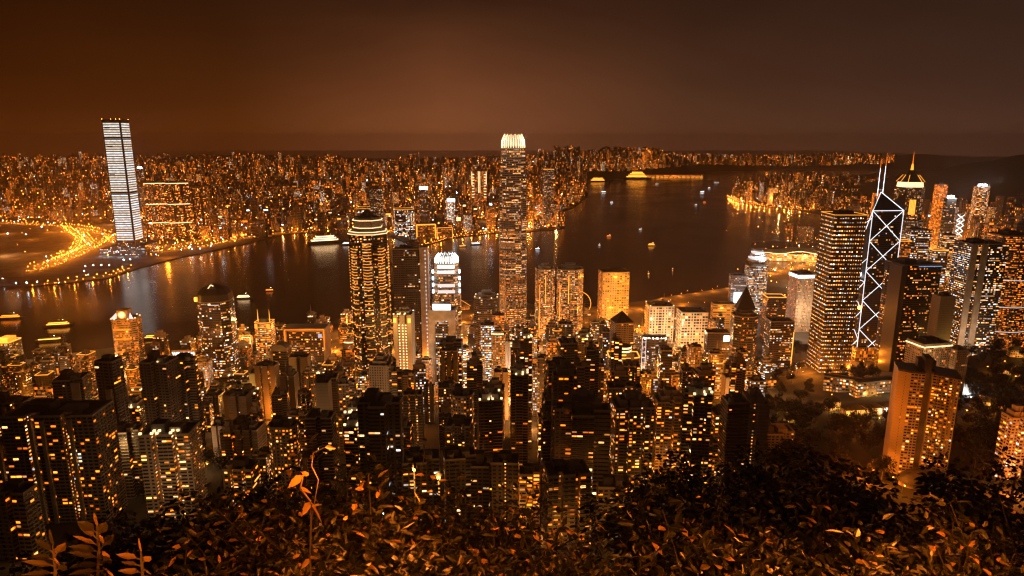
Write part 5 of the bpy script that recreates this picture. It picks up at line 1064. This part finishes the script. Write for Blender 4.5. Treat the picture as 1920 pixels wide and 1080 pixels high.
# ================================================================ LOW BUILDINGS AND SMALLER THINGS ON THE RIGHT
def hit(px, py, y0=60, y1=1500):
    d = ray(px, py)
    y = y0
    while y < y1:
        t = y/d[1]; x, z = d[0]*t, CAMZ+d[2]*t
        if z <= G(x, y): return x, y, G(x, y)
        y += 4
    return None
def low_things():
    def blk(px, py, w, d, hgt, rot, label, cat, name, style, roof_, **sk):
        x, y, z = hit(px, py); r = thing(name, label, cat, (x, y, z-1.5), R(rot)); p = sty(style, **sk); hgt += 1.5
        part(r, 'wall', FAC, lambda mb: mb.prism(rect(w, d), 0, hgt, p[2], p[3], p[0], p[1], m=0, cap=1))
        if roof_ == 'hip': part(r, 'roof', M['roof'], lambda mb: mb.frust(rect(w+1.5, d+1.5), rect(w*.5, 1), hgt+.01, hgt+5))
        else: part(r, 'parapet', M['concrete'], lambda mb: [mb.box(*q, hgt+.01, hgt+1.2) for q in ((-w/2, w/2, -d/2, -d/2+.4), (-w/2, w/2, d/2-.4, d/2), (-w/2, -w/2+.4, -d/2+.4, d/2-.4), (w/2-.4, w/2, -d/2+.4, d/2-.4))])
        reg(r, x, y, max(w, d)*.5, px, py, None); return r, x, y, z, hgt
    for px, py, w, rot, l in ((1590, 735, 70, -28, 'low white-windowed office wing stepping down left of the long government block'), (1650, 738, 92, 12, 'long low office block with rows of white windows below the dotted square tower')):
        r, x, y, z, h = blk(px, py, w, 16, 22, rot, l, 'office block', 'low_office_block', 'cool', 'flat', lit=.75, corr=.1, ww=.6, wh=.55, bright=1.1, tone=.6, bay=4.5, fh=4.5); point(x, y-30, z+14, 1.2e4, (1, .6, .3))
    for px, py, w, l, lit in ((1598, 782, 26, 'orange lit villa with a hipped roof left of the blue-white lit house', 'o'), (1632, 778, 20, 'orange lit villa standing between two others among trees', 'o'), (1664, 776, 20, 'blue-white lit house with columns beside the orange villas', 'w'), (1624, 742, 14, 'small orange lit gatehouse tower below the long office block', 'o'), (1560, 770, 12, 'small pointed orange lit pavilion in the dark park', 'o')):
        r, x, y, z, h = blk(px, py, w, 13, 11 if w > 15 else 14, 8, l, 'villa', 'villa', 'hotel', 'hip', lit=.2, alb=.6, tone=.2 if lit == 'o' else .8)
        col = (1, .45, .08) if lit == 'o' else (.75, .88, 1)
        for dx in (-7, 7): point(x+dx, y-13, z+7, 6e3, col, .5)
    # floodlit white canopy
    x, y, z = hit(1806, 742); r = thing('tent_canopy', 'white floodlit peaked fabric canopy right of the twin-winged orange tower', 'canopy', (x, y, z))
    for k, (dx, hh, w) in enumerate(((-4, 27, 8), (3, 17, 9), (9, 11, 7))): part(r, 'peak', M['pale'], lambda mb: mb.frust(ngon(8, w, w*.7), ngon(8, .5, .5), 0, hh)).location = (dx, k*1.5, 0)
    part(r, 'mast', M['metal'], lambda mb: mb.bar((-4, 0, 20), (-4, 0, 32), .25)); point(x, y-16, z+6, 2.6e4, (.9, .95, 1), .5)
    for px, py, w, l in ((1850, 764, 36, 'long low orange lit lodge right of the white canopy'), (1906, 668, 22, 'small orange lit house among the dark trees at the right edge'), (1880, 700, 16, 'tiny orange lit kiosk below the small house at the right edge')):
        r, x, y, z, h = blk(px, py, w, 12, 9, -14, l, 'lodge', 'lodge', 'hotel', 'hip', lit=.3, alb=.5, tone=.15); point(x, y-14, z+7, 9e3, (1, .42, .07), .5)
    # round-roofed stadium hall below the orange tower
    x, y, z = hit(1735, 912); r = thing('sports_hall', 'dim rounded hall roof at the foot of the twin-winged orange tower', 'hall', (x, y, z-1), R(10))
    part(r, 'wall', M['concrete'], lambda mb: mb.prism(ngon(20, 26, 15), 0, 8, m=0, cap=0))
    part(r, 'roof', M['roof'], lambda mb: [mb.frust(ngon(20, 27*cos(a*.2), 16*cos(a*.2)), ngon(20, 27*cos(a*.2+.2), 16*cos(a*.2+.2)), 8.01+9*sin(a*.2), 8.01+9*sin(a*.2+.2), cap=a == 6) for a in range(7)])
    part(r, 'ridge_rail', M['metal'], lambda mb: [mb.bar((28*cos(a), 17*sin(a), 9), (28*cos(a+.3), 17*sin(a+.3), 9), .3) for a in np.arange(0, 6.2, .3)])
    point(x-40, y-2, z+5, 2.2e3, (1, .26, .02), .5)
    # convention hall with a wave roof on the water
    x, y = gnd(1478, 486, SEA); r = thing('convention_hall', 'wave-roofed glass hall glowing warm on the water left of the dotted square tower', 'convention hall', (x, y, SEA-.5), R(-12)); W_ = 250; D_ = 90
    q = sty('glow', lit=.9, bright=1.0); q = ((.95, .1, 2.0, .50), (.9, .7, .4, .3), 8, 6)
    part(r, 'glass_wall', FAC, lambda mb: mb.prism(rect(W_*.92, D_*.8), 0, 24, 8, 6, q[0], q[1], m=0, cap=1))
    def wave(mb):
        n = 16; z_ = lambda t: 27+13*math.exp(-((t-.62)/.2)**2)+7*math.exp(-((t-.15)/.14)**2)
        for i in range(n):
            a, b = i/n, (i+1)/n; xa, xb = (a-.5)*W_, (b-.5)*W_
            for dz, s in ((0, 1), (-1.6, -1)):
                f_ = [(xa, -D_/2, z_(a)+dz-4), (xb, -D_/2, z_(b)+dz-4), (xb, 0, z_(b)+dz), (xa, 0, z_(a)+dz)]; g_ = [(xa, 0, z_(a)+dz), (xb, 0, z_(b)+dz), (xb, D_/2, z_(b)+dz-4), (xa, D_/2, z_(a)+dz-4)]
                mb.face(f_[::s]); mb.face(g_[::s])
    part(r, 'wave_roof', M['pale'], wave)
    def edge(mb):
        n = 16; z_ = lambda t: 27+13*math.exp(-((t-.62)/.2)**2)+7*math.exp(-((t-.15)/.14)**2)
        for i in range(n): mb.bar(((i/n-.5)*W_, -D_/2-.6, z_(i/n)-4.6), (((i+1)/n-.5)*W_, -D_/2-.6, z_((i+1)/n)-4.6), .9)
    part(r, 'roof_edge_light', M['e_warm'], edge); reg(r, x, y, 120, 1478, 486, None)
    for dx in (-70, 0, 70): point(x+dx, y-70, 30, 1.2e5, (1, .55, .16), 2)
    # wheel
    x, y = gnd(1086, 592, SEA); r = thing('ferris_wheel', 'yellow-lit observation wheel rim peeking out beside the rounded twin towers', 'ferris wheel', (x, y, SEA), R(-20))
    part(r, 'rim', M['e_amber'], lambda mb: [mb.bar((27*cos(a), 0, 31+27*sin(a)), (27*cos(a+pi/20), 0, 31+27*sin(a+pi/20)), .7) for a in np.arange(0, 2*pi-.01, pi/20)])
    part(r, 'spoke', M['metal'], lambda mb: [mb.bar((0, 0, 31), (27*cos(a), 0, 31+27*sin(a)), .15) for a in np.arange(0, 2*pi-.01, pi/10)])
    for s in (-1, 1): part(r, 'leg', M['pale'], lambda mb: (mb.bar((0, s*2, 31), (-11, s*6, 0), .6), mb.bar((0, s*2, 31), (11, s*6, 0), .6)))
    # ferry piers
    for px, py, rot, l in ((806, 588, 24, 'left ferry pier with amber roof edge behind the beige gate-framed tower'), (872, 580, 24, 'middle ferry pier with amber roof edge left of the octagonal tower'), (925, 574, 24, 'right ferry pier with amber roof edge beside the claw-crowned tower')):
        x, y = gnd(px, py, SEA); r = thing('ferry_pier', l, 'ferry pier', (x, y, SEA-.5), R(rot)); q = sty('orange', lit=.8, bright=1.0)
        part(r, 'wall', FAC, lambda mb: mb.prism(rect(20, 90, 0, 40), 0, 9, 4, 4, q[0], q[1], m=0, cap=1)); part(r, 'roof', M['roof'], lambda mb: mb.frust(rect(23, 94, 0, 40), rect(6, 86, 0, 40), 9.01, 14))
        part(r, 'roof_edge_light', M['e_amber'], lambda mb: [mb.bar((s*11.8, -6, 9.4), (s*11.8, 86, 9.4), .45) for s in (-1, 1)])
low_things()
# ================================================================ BOATS
BOATL = {k: mat('boat_light', (.8, .7, .5), emit=c, es=6.) for k, c in (('e_amber', (1, .33, .03)), ('e_orange', (1, .2, .01)), ('e_warm', (1, .6, .28)), ('e_white', (.95, .95, 1)), ('e_soft', (.5, .45, .42)))}
def boat(px, py, L, rz, label, kind='ferry', decks=2, bright='e_warm', name=None, cat=None):
    x, y = gnd(px, py, 0); r = thing(name or kind, label, cat or kind.replace('_', ' '), (x, y, 0), R(rz), 'vessels on the harbour'); b = L*.085
    hp = [(-L/2, -b), (L*.28, -b), (L*.5, 0), (L*.28, b), (-L/2, b)]
    part(r, 'hull', M['dark'], lambda mb: mb.frust(scale(hp, .93), hp, -.6, L*.06+1, cap=True)); z = L*.06+1.01
    for k in range(decks):
        s = .86-.14*k; D = [(-L*.44*s, -b*.86), (L*.30*s, -b*.86), (L*.36*s, 0), (L*.30*s, b*.86), (-L*.44*s, b*.86)]; dh = max(3.2, L*.05)
        part(r, 'deck_house', M['pale'], lambda mb: mb.prism(D, z, z+dh, m=0, cap=0)); part(r, 'window_band', BOATL[bright], lambda mb: mb.prism(scale(D, 1.015), z+dh*.35, z+dh*.75, m=0, cap=None)); z += dh+.01
    part(r, 'funnel', M['metal'], lambda mb: mb.prism(ngon(8, L*.03+.3, L*.025+.3), z, z+L*.05+1.5, m=0, cap=0)); part(r, 'mast_light', M['e_wlamp'], lambda mb: lamp_mesh(mb, L*.12, 0, z+4, .5))
for a in [(112, 612, 62, 14, 'long ferry with amber deck lights, upper of the pair left of the clock-topped tower', 'ferry', 2, 'e_amber'), (96, 640, 56, 14, 'long ferry with amber deck lights, lower of the pair left of the clock-topped tower', 'ferry', 1, 'e_amber'), (22, 598, 56, 8, 'ferry with orange deck lights near the left edge', 'ferry', 2, 'e_orange'),
          (292, 636, 50, 12, 'bright ferry just right of the clock-topped tower', 'ferry', 2, 'e_amber'), (458, 560, 44, 8, 'ferry with pale deck lights right of the chevron-topped tower', 'ferry', 2, 'e_warm'), (506, 546, 26, 10, 'small orange launch in open water above the twin spires', 'launch', 1, 'e_orange'),
          (1008, 468, 22, -4, 'small white launch right of the tall claw-crowned tower', 'launch', 1, 'e_white'), (1222, 461, 34, 4, 'amber lit ferry alone in the middle of the harbour', 'ferry', 2, 'e_amber'), (1132, 361, 46, -4, 'white lit boat near the far pier, left of the cruise ship reflections', 'ferry', 2, 'e_white'), (1147, 380, 26, 20, 'small white boat below the far white ferry', 'launch', 1, 'e_white'), (1201, 431, 22, 30, 'tiny grey-white boat in mid harbour above the amber ferry', 'launch', 1, 'e_soft'),
          (1317, 361, 44, 4, 'white boat off the lit point on the right', 'launch', 2, 'e_white'), (1330, 353, 34, 30, 'second white boat farther out off the lit point', 'launch', 1, 'e_white'), (1321, 380, 24, 0, 'small orange boat left of the lit point', 'launch', 1, 'e_orange'), (1305, 385, 22, 10, 'small dim boat beside the small orange boat', 'launch', 1, 'e_soft'), (1216, 515, 13, 60, 'tiny amber sampan in front of the orange punched-window block', 'sampan', 1, 'e_amber'), (1261, 509, 12, 70, 'tiny dim sampan right of the amber sampan', 'sampan', 1, 'e_orange'), (1142, 444, 24, 4, 'faint amber boat left of mid harbour', 'launch', 1, 'e_orange'), (1124, 461, 10, 0, 'speck-sized boat above the orange punched-window block', 'sampan', 1, 'e_soft'), (1232, 346, 40, 0, 'faint pale boat near the far terminal', 'launch', 1, 'e_soft'), (1344, 343, 60, 0, 'long faint boat far out toward the harbour mouth', 'launch', 1, 'e_soft'),
          (612, 456, 150, 24, 'long white liner with lit decks moored left of the yellow-ringed tower', 'cruise_ship', 3, 'e_warm'), (656, 459, 70, 24, 'smaller grey-lit ship moored right of the long liner', 'cruise_ship', 2, 'e_soft'), (1196, 336, 300, 2, 'largest bright cruise ship at the far terminal', 'cruise_ship', 4, 'e_amber'), (1122, 341, 190, 2, 'smaller amber cruise ship left of the far terminal', 'cruise_ship', 3, 'e_amber'),
          (893, 459, 46, 20, 'docked harbour ferry with lit windows left of the claw-crowned tower', 'ferry', 2, 'e_soft'), (868, 463, 34, 20, 'dark docked ferry beside the lit docked one', 'ferry', 1, 'e_amber')]:
    boat(*a[:5], kind=a[5], decks=a[6], bright=a[7])
# far terminal, lit along the quay
def terminal():
    x, y = gnd(1240, 333, SEA); r = thing('cruise_terminal', 'long low amber lit terminal on the far runway tip', 'terminal', (x, y+40, SEA), R(2)); q = ((.95, .1, 1.8, .2), (.9, .7, .4, .3))
    part(r, 'wall', FAC, lambda mb: mb.prism(rect(900, 60), 0, 26, 14, 9, q[0], q[1], m=0, cap=1)); part(r, 'roof', M['pale'], lambda mb: mb.prism(rect(930, 70), 26.01, 30, m=0, cap=0, bottom=True))
    part(r, 'edge_light', M['e_amber'], lambda mb: [mb.box(k*48-14, k*48+14, -62, -58, 2, 9) for k in range(-9, 10)])
terminal()
# ================================================================ TREES
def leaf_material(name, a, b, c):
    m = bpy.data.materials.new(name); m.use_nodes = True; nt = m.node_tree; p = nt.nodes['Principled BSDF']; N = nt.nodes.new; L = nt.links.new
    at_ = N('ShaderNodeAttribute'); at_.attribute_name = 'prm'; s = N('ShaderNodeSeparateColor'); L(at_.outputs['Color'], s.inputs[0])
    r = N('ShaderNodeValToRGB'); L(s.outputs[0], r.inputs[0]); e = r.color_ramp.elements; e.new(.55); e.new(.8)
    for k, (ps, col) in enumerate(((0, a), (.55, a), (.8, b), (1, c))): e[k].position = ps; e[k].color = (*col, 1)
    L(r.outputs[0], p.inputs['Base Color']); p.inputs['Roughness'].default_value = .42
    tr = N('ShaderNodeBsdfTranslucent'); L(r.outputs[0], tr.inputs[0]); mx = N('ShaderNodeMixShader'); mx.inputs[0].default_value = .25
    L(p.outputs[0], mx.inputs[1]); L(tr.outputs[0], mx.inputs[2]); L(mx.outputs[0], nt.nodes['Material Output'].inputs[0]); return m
M['leaf'] = leaf_material('shrub_leaf', (.010, .011, .004), (.055, .045, .015), (.48, .27, .06))  # shrub leaves: sparse bright tone puts lamplit highlights into the colour
M['tleaf'] = leaf_material('tree_leaf', (.008, .010, .004), (.018, .020, .008), (.05, .042, .016))
M['twig'] = mat('twig_bark', (.022, .016, .010), .9)
def add_leaf(mb, p, d, L, w, tone, roll=None, droop=.25):
    d = np.array(d, float); d /= np.linalg.norm(d)+1e-9; u = np.cross(d, (0, 0, 1)); n_ = np.linalg.norm(u); u = u/n_ if n_ > 1e-3 else np.array((1., 0, 0))
    if roll is None: roll = random.gauss(0, .6)
    nrm = np.cross(u, d); s = u*cos(roll)+nrm*sin(roll); up = np.cross(s, d)
    p = np.array(p, float); q = lambda t, e, dz: tuple(p+d*L*t+s*w*e+up*(-dz*L)*1.0+np.array((0, 0, -droop*L*t*t)))
    c0, c1, c2, c3 = q(0, 0, 0), q(.35, 0, .05), q(.7, 0, .05), q(1, 0, 0)
    a1, a2, b1, b2 = q(.3, .5, 0), q(.66, .40, 0), q(.3, -.5, 0), q(.66, -.40, 0); P1 = (tone, 0, 0, 0)
    for f in ((c0, a1, c1), (c1, a1, a2, c2), (c2, a2, c3), (c0, c1, b1), (c1, c2, b2, b1), (c2, c3, b2)): mb.face(list(f), 0, None, P1)
def shrub_proto(seed, n, L0, rad, hgt, twigs=26):
    g = random.Random(seed); st, fo = MB(), MB(); tips = []
    for k in range(6):
        a = g.uniform(0, 6.28); top = np.array((rad*.45*cos(a), rad*.45*sin(a), hgt*g.uniform(.5, .75))); mid = top*.5+np.array((g.gauss(0, .12), g.gauss(0, .12), 0)); st.bar((0, 0, 0), mid, .04, n=5, r2=.03); st.bar(mid, top, .03, n=5, r2=.018)
        for j in range(twigs//6+1):
            a = g.uniform(0, 6.28); e = top*g.uniform(.7, 1)+np.array((rad*.6*cos(a)*g.random()**.5, rad*.6*sin(a)*g.random()**.5, hgt*g.uniform(-.12, .30))); st.bar(top*.9, e, .014, n=4, r2=.006); tips.append((top*.9, e))
    for k in range(n):
        a, e = g.choice(tips); t = g.random()**.6; c = a+(e-a)*t; r_ = g.gauss(0, 1); p = c+np.array((g.gauss(0, .16), g.gauss(0, .16), g.gauss(0, .13)))*rad*.8
        d = (e-a)*.6+np.array((g.gauss(0, 1), g.gauss(0, 1), g.gauss(.1, .5)))*np.linalg.norm(e-a); random.seed(k+seed); add_leaf(fo, p, d, L0*g.uniform(.6, 1.3), L0*g.uniform(.30, .46), min(1, max(0, g.gauss(.45, .25))))
    return fo.build('foliage', M['leaf']), st.build('stem', M['twig'])
def tree_proto(seed, n, rad, hgt, lf):
    g = random.Random(seed); st, fo = MB(), MB(); st.bar((0, 0, -1.5), (g.gauss(0, .2), g.gauss(0, .2), hgt*.45), .3, n=7, r2=.18); cl = []
    for k in range(11):
        a = g.uniform(0, 6.28); rr = rad*g.uniform(.2, .75); c = np.array((rr*cos(a), rr*sin(a), hgt*g.uniform(.45, .92)-.12*rr)); cl.append((c, rad*g.uniform(.28, .46))); st.bar((0, 0, hgt*.4), c, .12, n=5, r2=.04)
    for k in range(n):
        c, r_ = g.choice(cl); v = np.array((g.gauss(0, 1), g.gauss(0, 1), g.gauss(0, .75))); v /= np.linalg.norm(v); p = c+v*r_*g.random()**.35; random.seed(k*3+seed); add_leaf(fo, p, v+np.array((g.gauss(0, .6), g.gauss(0, .6), -.2)), lf*g.uniform(.7, 1.4), lf*g.uniform(.4, .7), min(1, max(0, g.gauss(.45, .25))))
    f_ = fo.build('crown', M['tleaf']); f_.data.materials[0] = M['tleaf']; return f_, st.build('trunk', M['trunk'])
def place(protos, i, name, label, cat, loc, rz, s, group):
    t = thing(name, label, cat, loc, rz, group); t.scale = s
    for src in protos[i]:
        if src.parent is None: o = src
        else: o = src.copy(); COL.objects.link(o)
        o.parent = t
    return t
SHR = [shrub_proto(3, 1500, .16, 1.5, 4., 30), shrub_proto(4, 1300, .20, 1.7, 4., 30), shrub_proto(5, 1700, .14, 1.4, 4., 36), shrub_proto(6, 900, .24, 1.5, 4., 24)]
TRE = [tree_proto(13, 1500, 5.2, 12, .75), tree_proto(14, 1300, 4.4, 14, .7), tree_proto(15, 1700, 6.4, 12, .8), tree_proto(16, 2000, 3.0, 9, .34), tree_proto(17, 2000, 3.4, 8.5, .3)]
def wood():
    g = random.Random(12); n = 0; c = 0
    while n < 270 and c < 9000:
        c += 1
        if n < 238: px, py = g.uniform(1405, 1960), g.uniform(625, 905)
        else: px, py = g.uniform(150, 640), g.uniform(800, 950)
        h = hit(px, py, 120)
        if h and px > 1000 and h[1] < 430: continue
        if not h: continue
        x, y, z = h
        if any(hypot(x-t['X'], y-t['Y']) < t['r']+4 for t in TOW): continue
        if y > (1260 if px < 1560 else 1120) or (px < 1660 and 672 < py < 700) or (py < 690 and px < 1800 and px > 1545): continue
        if 1540 < px < 1700 and 735 < py < 800 and g.random() < .8: continue
        place(TRE, g.randrange(3), 'broadleaf_tree', ('dark leafy tree in the unlit park left of the twin-winged orange tower' if px < 1690 and py > 745 else 'dark leafy tree beside the long office block below the dotted square tower' if px < 1690 else 'dark leafy tree on the hill below the curved golden tower at the right edge' if py < 745 else 'dark leafy tree at the foot of the twin-winged orange tower or just right of it') if px > 1000 else 'dark leafy tree, one of many filling the unlit gaps between the left apartment towers', 'tree', (x, y, z-.5), g.uniform(0, 6.28), (g.uniform(1.3, 2.1),)*3, 'trees of the right-hand wood' if px > 1000 else 'trees between the left towers'); n += 1
wood()
x, y, z = hit(1480, 786); t = place(TRE, 3, 'broadleaf_tree', 'slim tree floodlit bright orange from below in the dark park', 'tree', (x, y, z-.5), 1, (1.5, 1.5, 2.2), None)
point(x-6, y-9, z+2, 2.2e4, (1, .42, .06), .3); point(x+5, y-9, z+6, 1.2e4, (1, .42, .06), .3)
# ---------------------------------------------------------------- shrubs on the edge of the lookout
def shrubs():
    g = random.Random(44); rows = []
    for px, yt in [(60, 1052), (120, 1012), (175, 985), (235, 955), (300, 950), (370, 938), (440, 930), (505, 905)]: rows.append((px, yt, g.uniform(26, 38), 't', 'dark tree top at the lower left, below the apartment towers'))
    for px, yt in [(1190, 950), (1240, 893), (1290, 868), (1345, 866), (1400, 872), (1450, 856), (1500, 852), (1550, 876), (1610, 896), (1670, 912), (1850, 876), (1905, 866)]: rows.append((px, yt, g.uniform(24, 36), 't', 'dark tree top on the right edge of the hillside'))
    for px, yt in [(540, 868), (590, 852), (640, 858), (690, 845), (735, 872), (785, 908), (835, 928), (885, 905), (935, 905), (985, 958)]: rows.append((px, yt, g.uniform(11, 15), 's', 'orange-flecked shrub in the middle of the lower edge, under the star-bright lamp'))
    for px, yt in [(500, 935), (560, 920), (620, 930), (680, 935), (740, 945), (800, 965), (860, 965), (920, 960), (980, 995), (1030, 1015), (1080, 1040), (1130, 1005), (1180, 985)]: rows.append((px, yt, g.uniform(8, 10.5), 's', 'orange-flecked shrub in the middle of the lower edge, under the star-bright lamp'))
    for px, yt in [(1230, 960), (1290, 930), (1350, 925), (1410, 925), (1470, 925), (1530, 935), (1590, 945), (1650, 955), (1720, 965), (1780, 955), (1840, 950), (1900, 940)]: rows.append((px, yt, g.uniform(11, 15), 's', 'dark shrub on the right of the lower edge, below the twin-winged orange tower'))
    for k, px in enumerate(range(210, 1960, 58)): rows.append((px+g.uniform(-14, 14), (1012 if px > 1200 else 1030)+g.uniform(-22, 22)+(25 if px < 480 else 0), g.uniform(5.6, 7.2), 's', 'long-leaved shrub lit orange along the very bottom of the view'))
    for px, yt, Y, k, lab in rows:
        x, _, zt = at(px, yt, Y); zg = H(x, Y)
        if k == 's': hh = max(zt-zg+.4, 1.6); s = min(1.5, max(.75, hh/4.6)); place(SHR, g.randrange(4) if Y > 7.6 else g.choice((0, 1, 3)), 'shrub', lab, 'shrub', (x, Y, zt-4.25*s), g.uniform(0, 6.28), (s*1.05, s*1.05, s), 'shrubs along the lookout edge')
        else: s = g.uniform(.95, 1.25); place(TRE, g.choice((3, 4)), 'small_tree', lab, 'tree', (x, Y, zt-8.6*s), g.uniform(0, 6.28), (s, s, s), 'small trees on the slope below the lookout')
shrubs()
def cars():
    P = [(1486, 712), (1500, 684), (1545, 668), (1600, 640)]; pr = None; g = random.Random(4)
    for k in range(22):
        t_ = (k+.5)/22*3; i = int(t_); f = t_-i; px, py = P[i][0]+(P[i+1][0]-P[i][0])*f, P[i][1]+(P[i+1][1]-P[i][1])*f; x, y = gnd(px, py, SEA); lane = g.choice((-6, -2.5, 2.5, 6)); a = atan2(gnd(*P[i+1])[1]-gnd(*P[i])[1], gnd(*P[i+1])[0]-gnd(*P[i])[0])+(pi if lane < 0 else 0)
        t = thing('car', 'small car with its headlights on, driving on the road left of the dotted square tower', 'car', (x-lane*sin(a), y+lane*cos(a), max(SEA+.1, H(x, y)+.1)), a, 'cars on the road left of the dotted square tower')
        if pr is None:
            def body(mb): mb.box(-2.2, 2.2, -.9, .9, .35, .95); mb.frust(rect(2.6, 1.6, -.2), rect(1.7, 1.4, -.2), .951, 1.5)
            pr = [part(t, 'body', M['hull'], body)]
            for s_ in (-1, 1): pr.append(part(t, 'headlight', M['e_wlamp'], lambda mb: mb.box(2.21, 2.3, s_*.6-.22, s_*.6+.22, .5, .85))); pr.append(part(t, 'tail_light', M['e_orange'], lambda mb: mb.box(-2.28, -2.21, s_*.6-.25, s_*.6+.25, .55, .85)))
            for wx in (-1.35, 1.35):
                for s_ in (-1, 1): q = part(t, 'wheel', M['dark'], lambda mb: mb.prism(ngon(10, .34, .34), -.1, .1, m=0, cap=0, bottom=True)); q.rotation_euler = (pi/2, 0, 0); q.location = (wx, s_*.85, .34); pr.append(q)
        else:
            for o in pr: c = o.copy(); COL.objects.link(c); c.parent = t
cars()
PK = [(1560, 752), (1515, 732), (1590, 800), (1690, 800), (1715, 790), (1600, 812), (1650, 800), (1812, 786), (1835, 770), (1852, 702), (1865, 642), (1826, 660), (1822, 636), (1845, 648), (1900, 655), (1884, 690), (1905, 720), (1690, 930), (1675, 915), (1745, 955), (1560, 700), (1530, 690), (1500, 700), (1700, 845)]
for px, py in PK:
    h_ = hit(px, py, 100)
    if h_: street_lamp(h_[0], h_[1], h_[2]+1, 'orange park lamp among the dark trees on the right'); point(h_[0], h_[1]-2, h_[2]+11, 1.1e4, (1, .26, .02), .6)
def big_leaf_plant(px, py, Y, L, label, n=9):
    x, _, z = at(px, py, Y); g = random.Random(int(px)); t = thing('sapling', label, 'plant', (x, Y, z-.75)); st, fo = MB(), MB()
    pts = [np.array((.02*sin(k), 0, .105*k)) for k in range(9)]
    for a, b in zip(pts, pts[1:]): st.bar(a, b, .007, n=5)
    for k in range(n):
        a = pts[8]-np.array((0, 0, .018*(n-1-k))); s = 1 if k % 2 else -1
        if k == n-1: d = (0.05, -.1, 1)
        else: d = (s*(1-.04*k)+g.uniform(-.2, .2), -.35+g.uniform(-.4, .3), .05+.07*k+g.uniform(-.2, .2))
        st.bar(a, a+np.array(d)*.03, .004); random.seed(k); add_leaf(fo, a+np.array(d)*.02, d, L*g.uniform(.7, 1.05), L*.36, g.uniform(.7, .95), roll=1.15*s+g.uniform(-.2, .2), droop=.12)
    st.build('stem', M['trunk'], t); fo.build('foliage', M['leaf'], t)
big_leaf_plant(180, 1024, 3.1, .145, 'young plant with big pointed orange lit leaves at the bottom left', 16)
big_leaf_plant(98, 1062, 2.9, .135, 'low spray of broad orange lit leaves left of the young plant', 12)
big_leaf_plant(262, 1074, 2.9, .11, 'low leafy sprig right of the young plant at the bottom left', 12)
def vine():
    x, _, z = at(592, 920, 5.2); t = thing('tall_weed', 'tall bare stalk with a curled orange leaf hanging from its top, among the shrubs', 'plant', (x, 5.2, z-1.1)); st, fo = MB(), MB()
    P = [np.array(p) for p in ((-.10, 0, 0), (-.09, 0, .45), (-.06, 0, .8), (-.05, 0, 1.0), (-.13, 0, 1.12), (-.1, 0, 1.24))]
    for a, b in zip(P, P[1:]): st.bar(a, b, .008, n=5)
    Q = [np.array(p) for p in ((.03, 0, 1.2), (-.02, 0, 1.33), (.0, 0, 1.45), (.10, 0, 1.5))]
    for a, b in zip(Q, Q[1:]): st.bar(a, b, .004, n=5)
    st.bar(P[2], (.03, 0, 1.2), .005)
    for k, (p, d, L) in enumerate(((P[3], (.5, -.3, -.6), .18), (P[5], (.4, -.3, .5), .12), (P[5], (-.5, -.3, -.2), .14), (Q[3], (.9, 0, .1), .10), (P[4], (.6, -.3, .1), .13), (P[3], (-.4, -.2, -.5), .12), (P[1], (.5, -.2, .3), .1), (P[1], (-.5, -.2, -.4), .1))): random.seed(k); add_leaf(fo, p, d, L, L*.5, .9, roll=1.2)
    st.build('stem', M['trunk'], t); fo.build('foliage', M['leaf'], t)
vine()
# lamps along the lookout path: two heads show over the shrubs
for px, py, Y, pw, l in ((822, 889, 31, 900, 'star-bright street lamp just above the middle shrubs'), (776, 874, 36, 700, 'dimmer street lamp left of the star-bright lamp above the middle shrubs')):
    x, _, z = at(px, py, Y); t = thing('path_lamp', l, 'street lamp', (x, Y, z-5), 0, 'lamps on the hillside path')
    part(t, 'post', M['metal'], lambda mb: mb.bar((0, 0, -6), (0, 0, 4.7), .06, n=6, r2=.04)); part(t, 'lamp_hood', M['metal'], lambda mb: mb.frust(ngon(10, .2, .2), ngon(10, .05, .05), 4.96, 5.1))
    part(t, 'bulb', M['e_lamp'], lambda mb: mb.frust(ngon(10, .07, .07), ngon(10, .09, .09), 4.71, 4.95)); point(x, Y-.8, z+.1, pw, (1, .36, .05), .15); point(x+.4, Y-.5, z-1, pw*.5, (1, .36, .05), .15)
point(-6, -4, 408, 7500, (1, .25, .02), .4); point(-2.6, .6, 404.6, 260, (1, .25, .02), .15); point(10, -3, 406.5, 9500, (1, .25, .02), .4)  # unseen: inferred lookout lamp, plus fill added for the saplings and right shrubs
for px, py, Y, e in ((690, 900, 8.5, 420), (600, 985, 5.2, 90), (790, 960, 9, 260), (1640, 950, 7.5, 330), (1840, 980, 6, 200), (1420, 930, 9, 260), (1330, 1010, 5.6, 90)):   # unseen fill points added to brighten patches of the shrubs
    x, _, z = at(px, py, Y); point(x, Y, z+.5, e*.55, (1, .22, .015), .15)
BADL = [l for l, n in LABELS.items() if len(l.split()) > 16 or len(l.split()) < 4]; print('bad labels', BADL[:5])
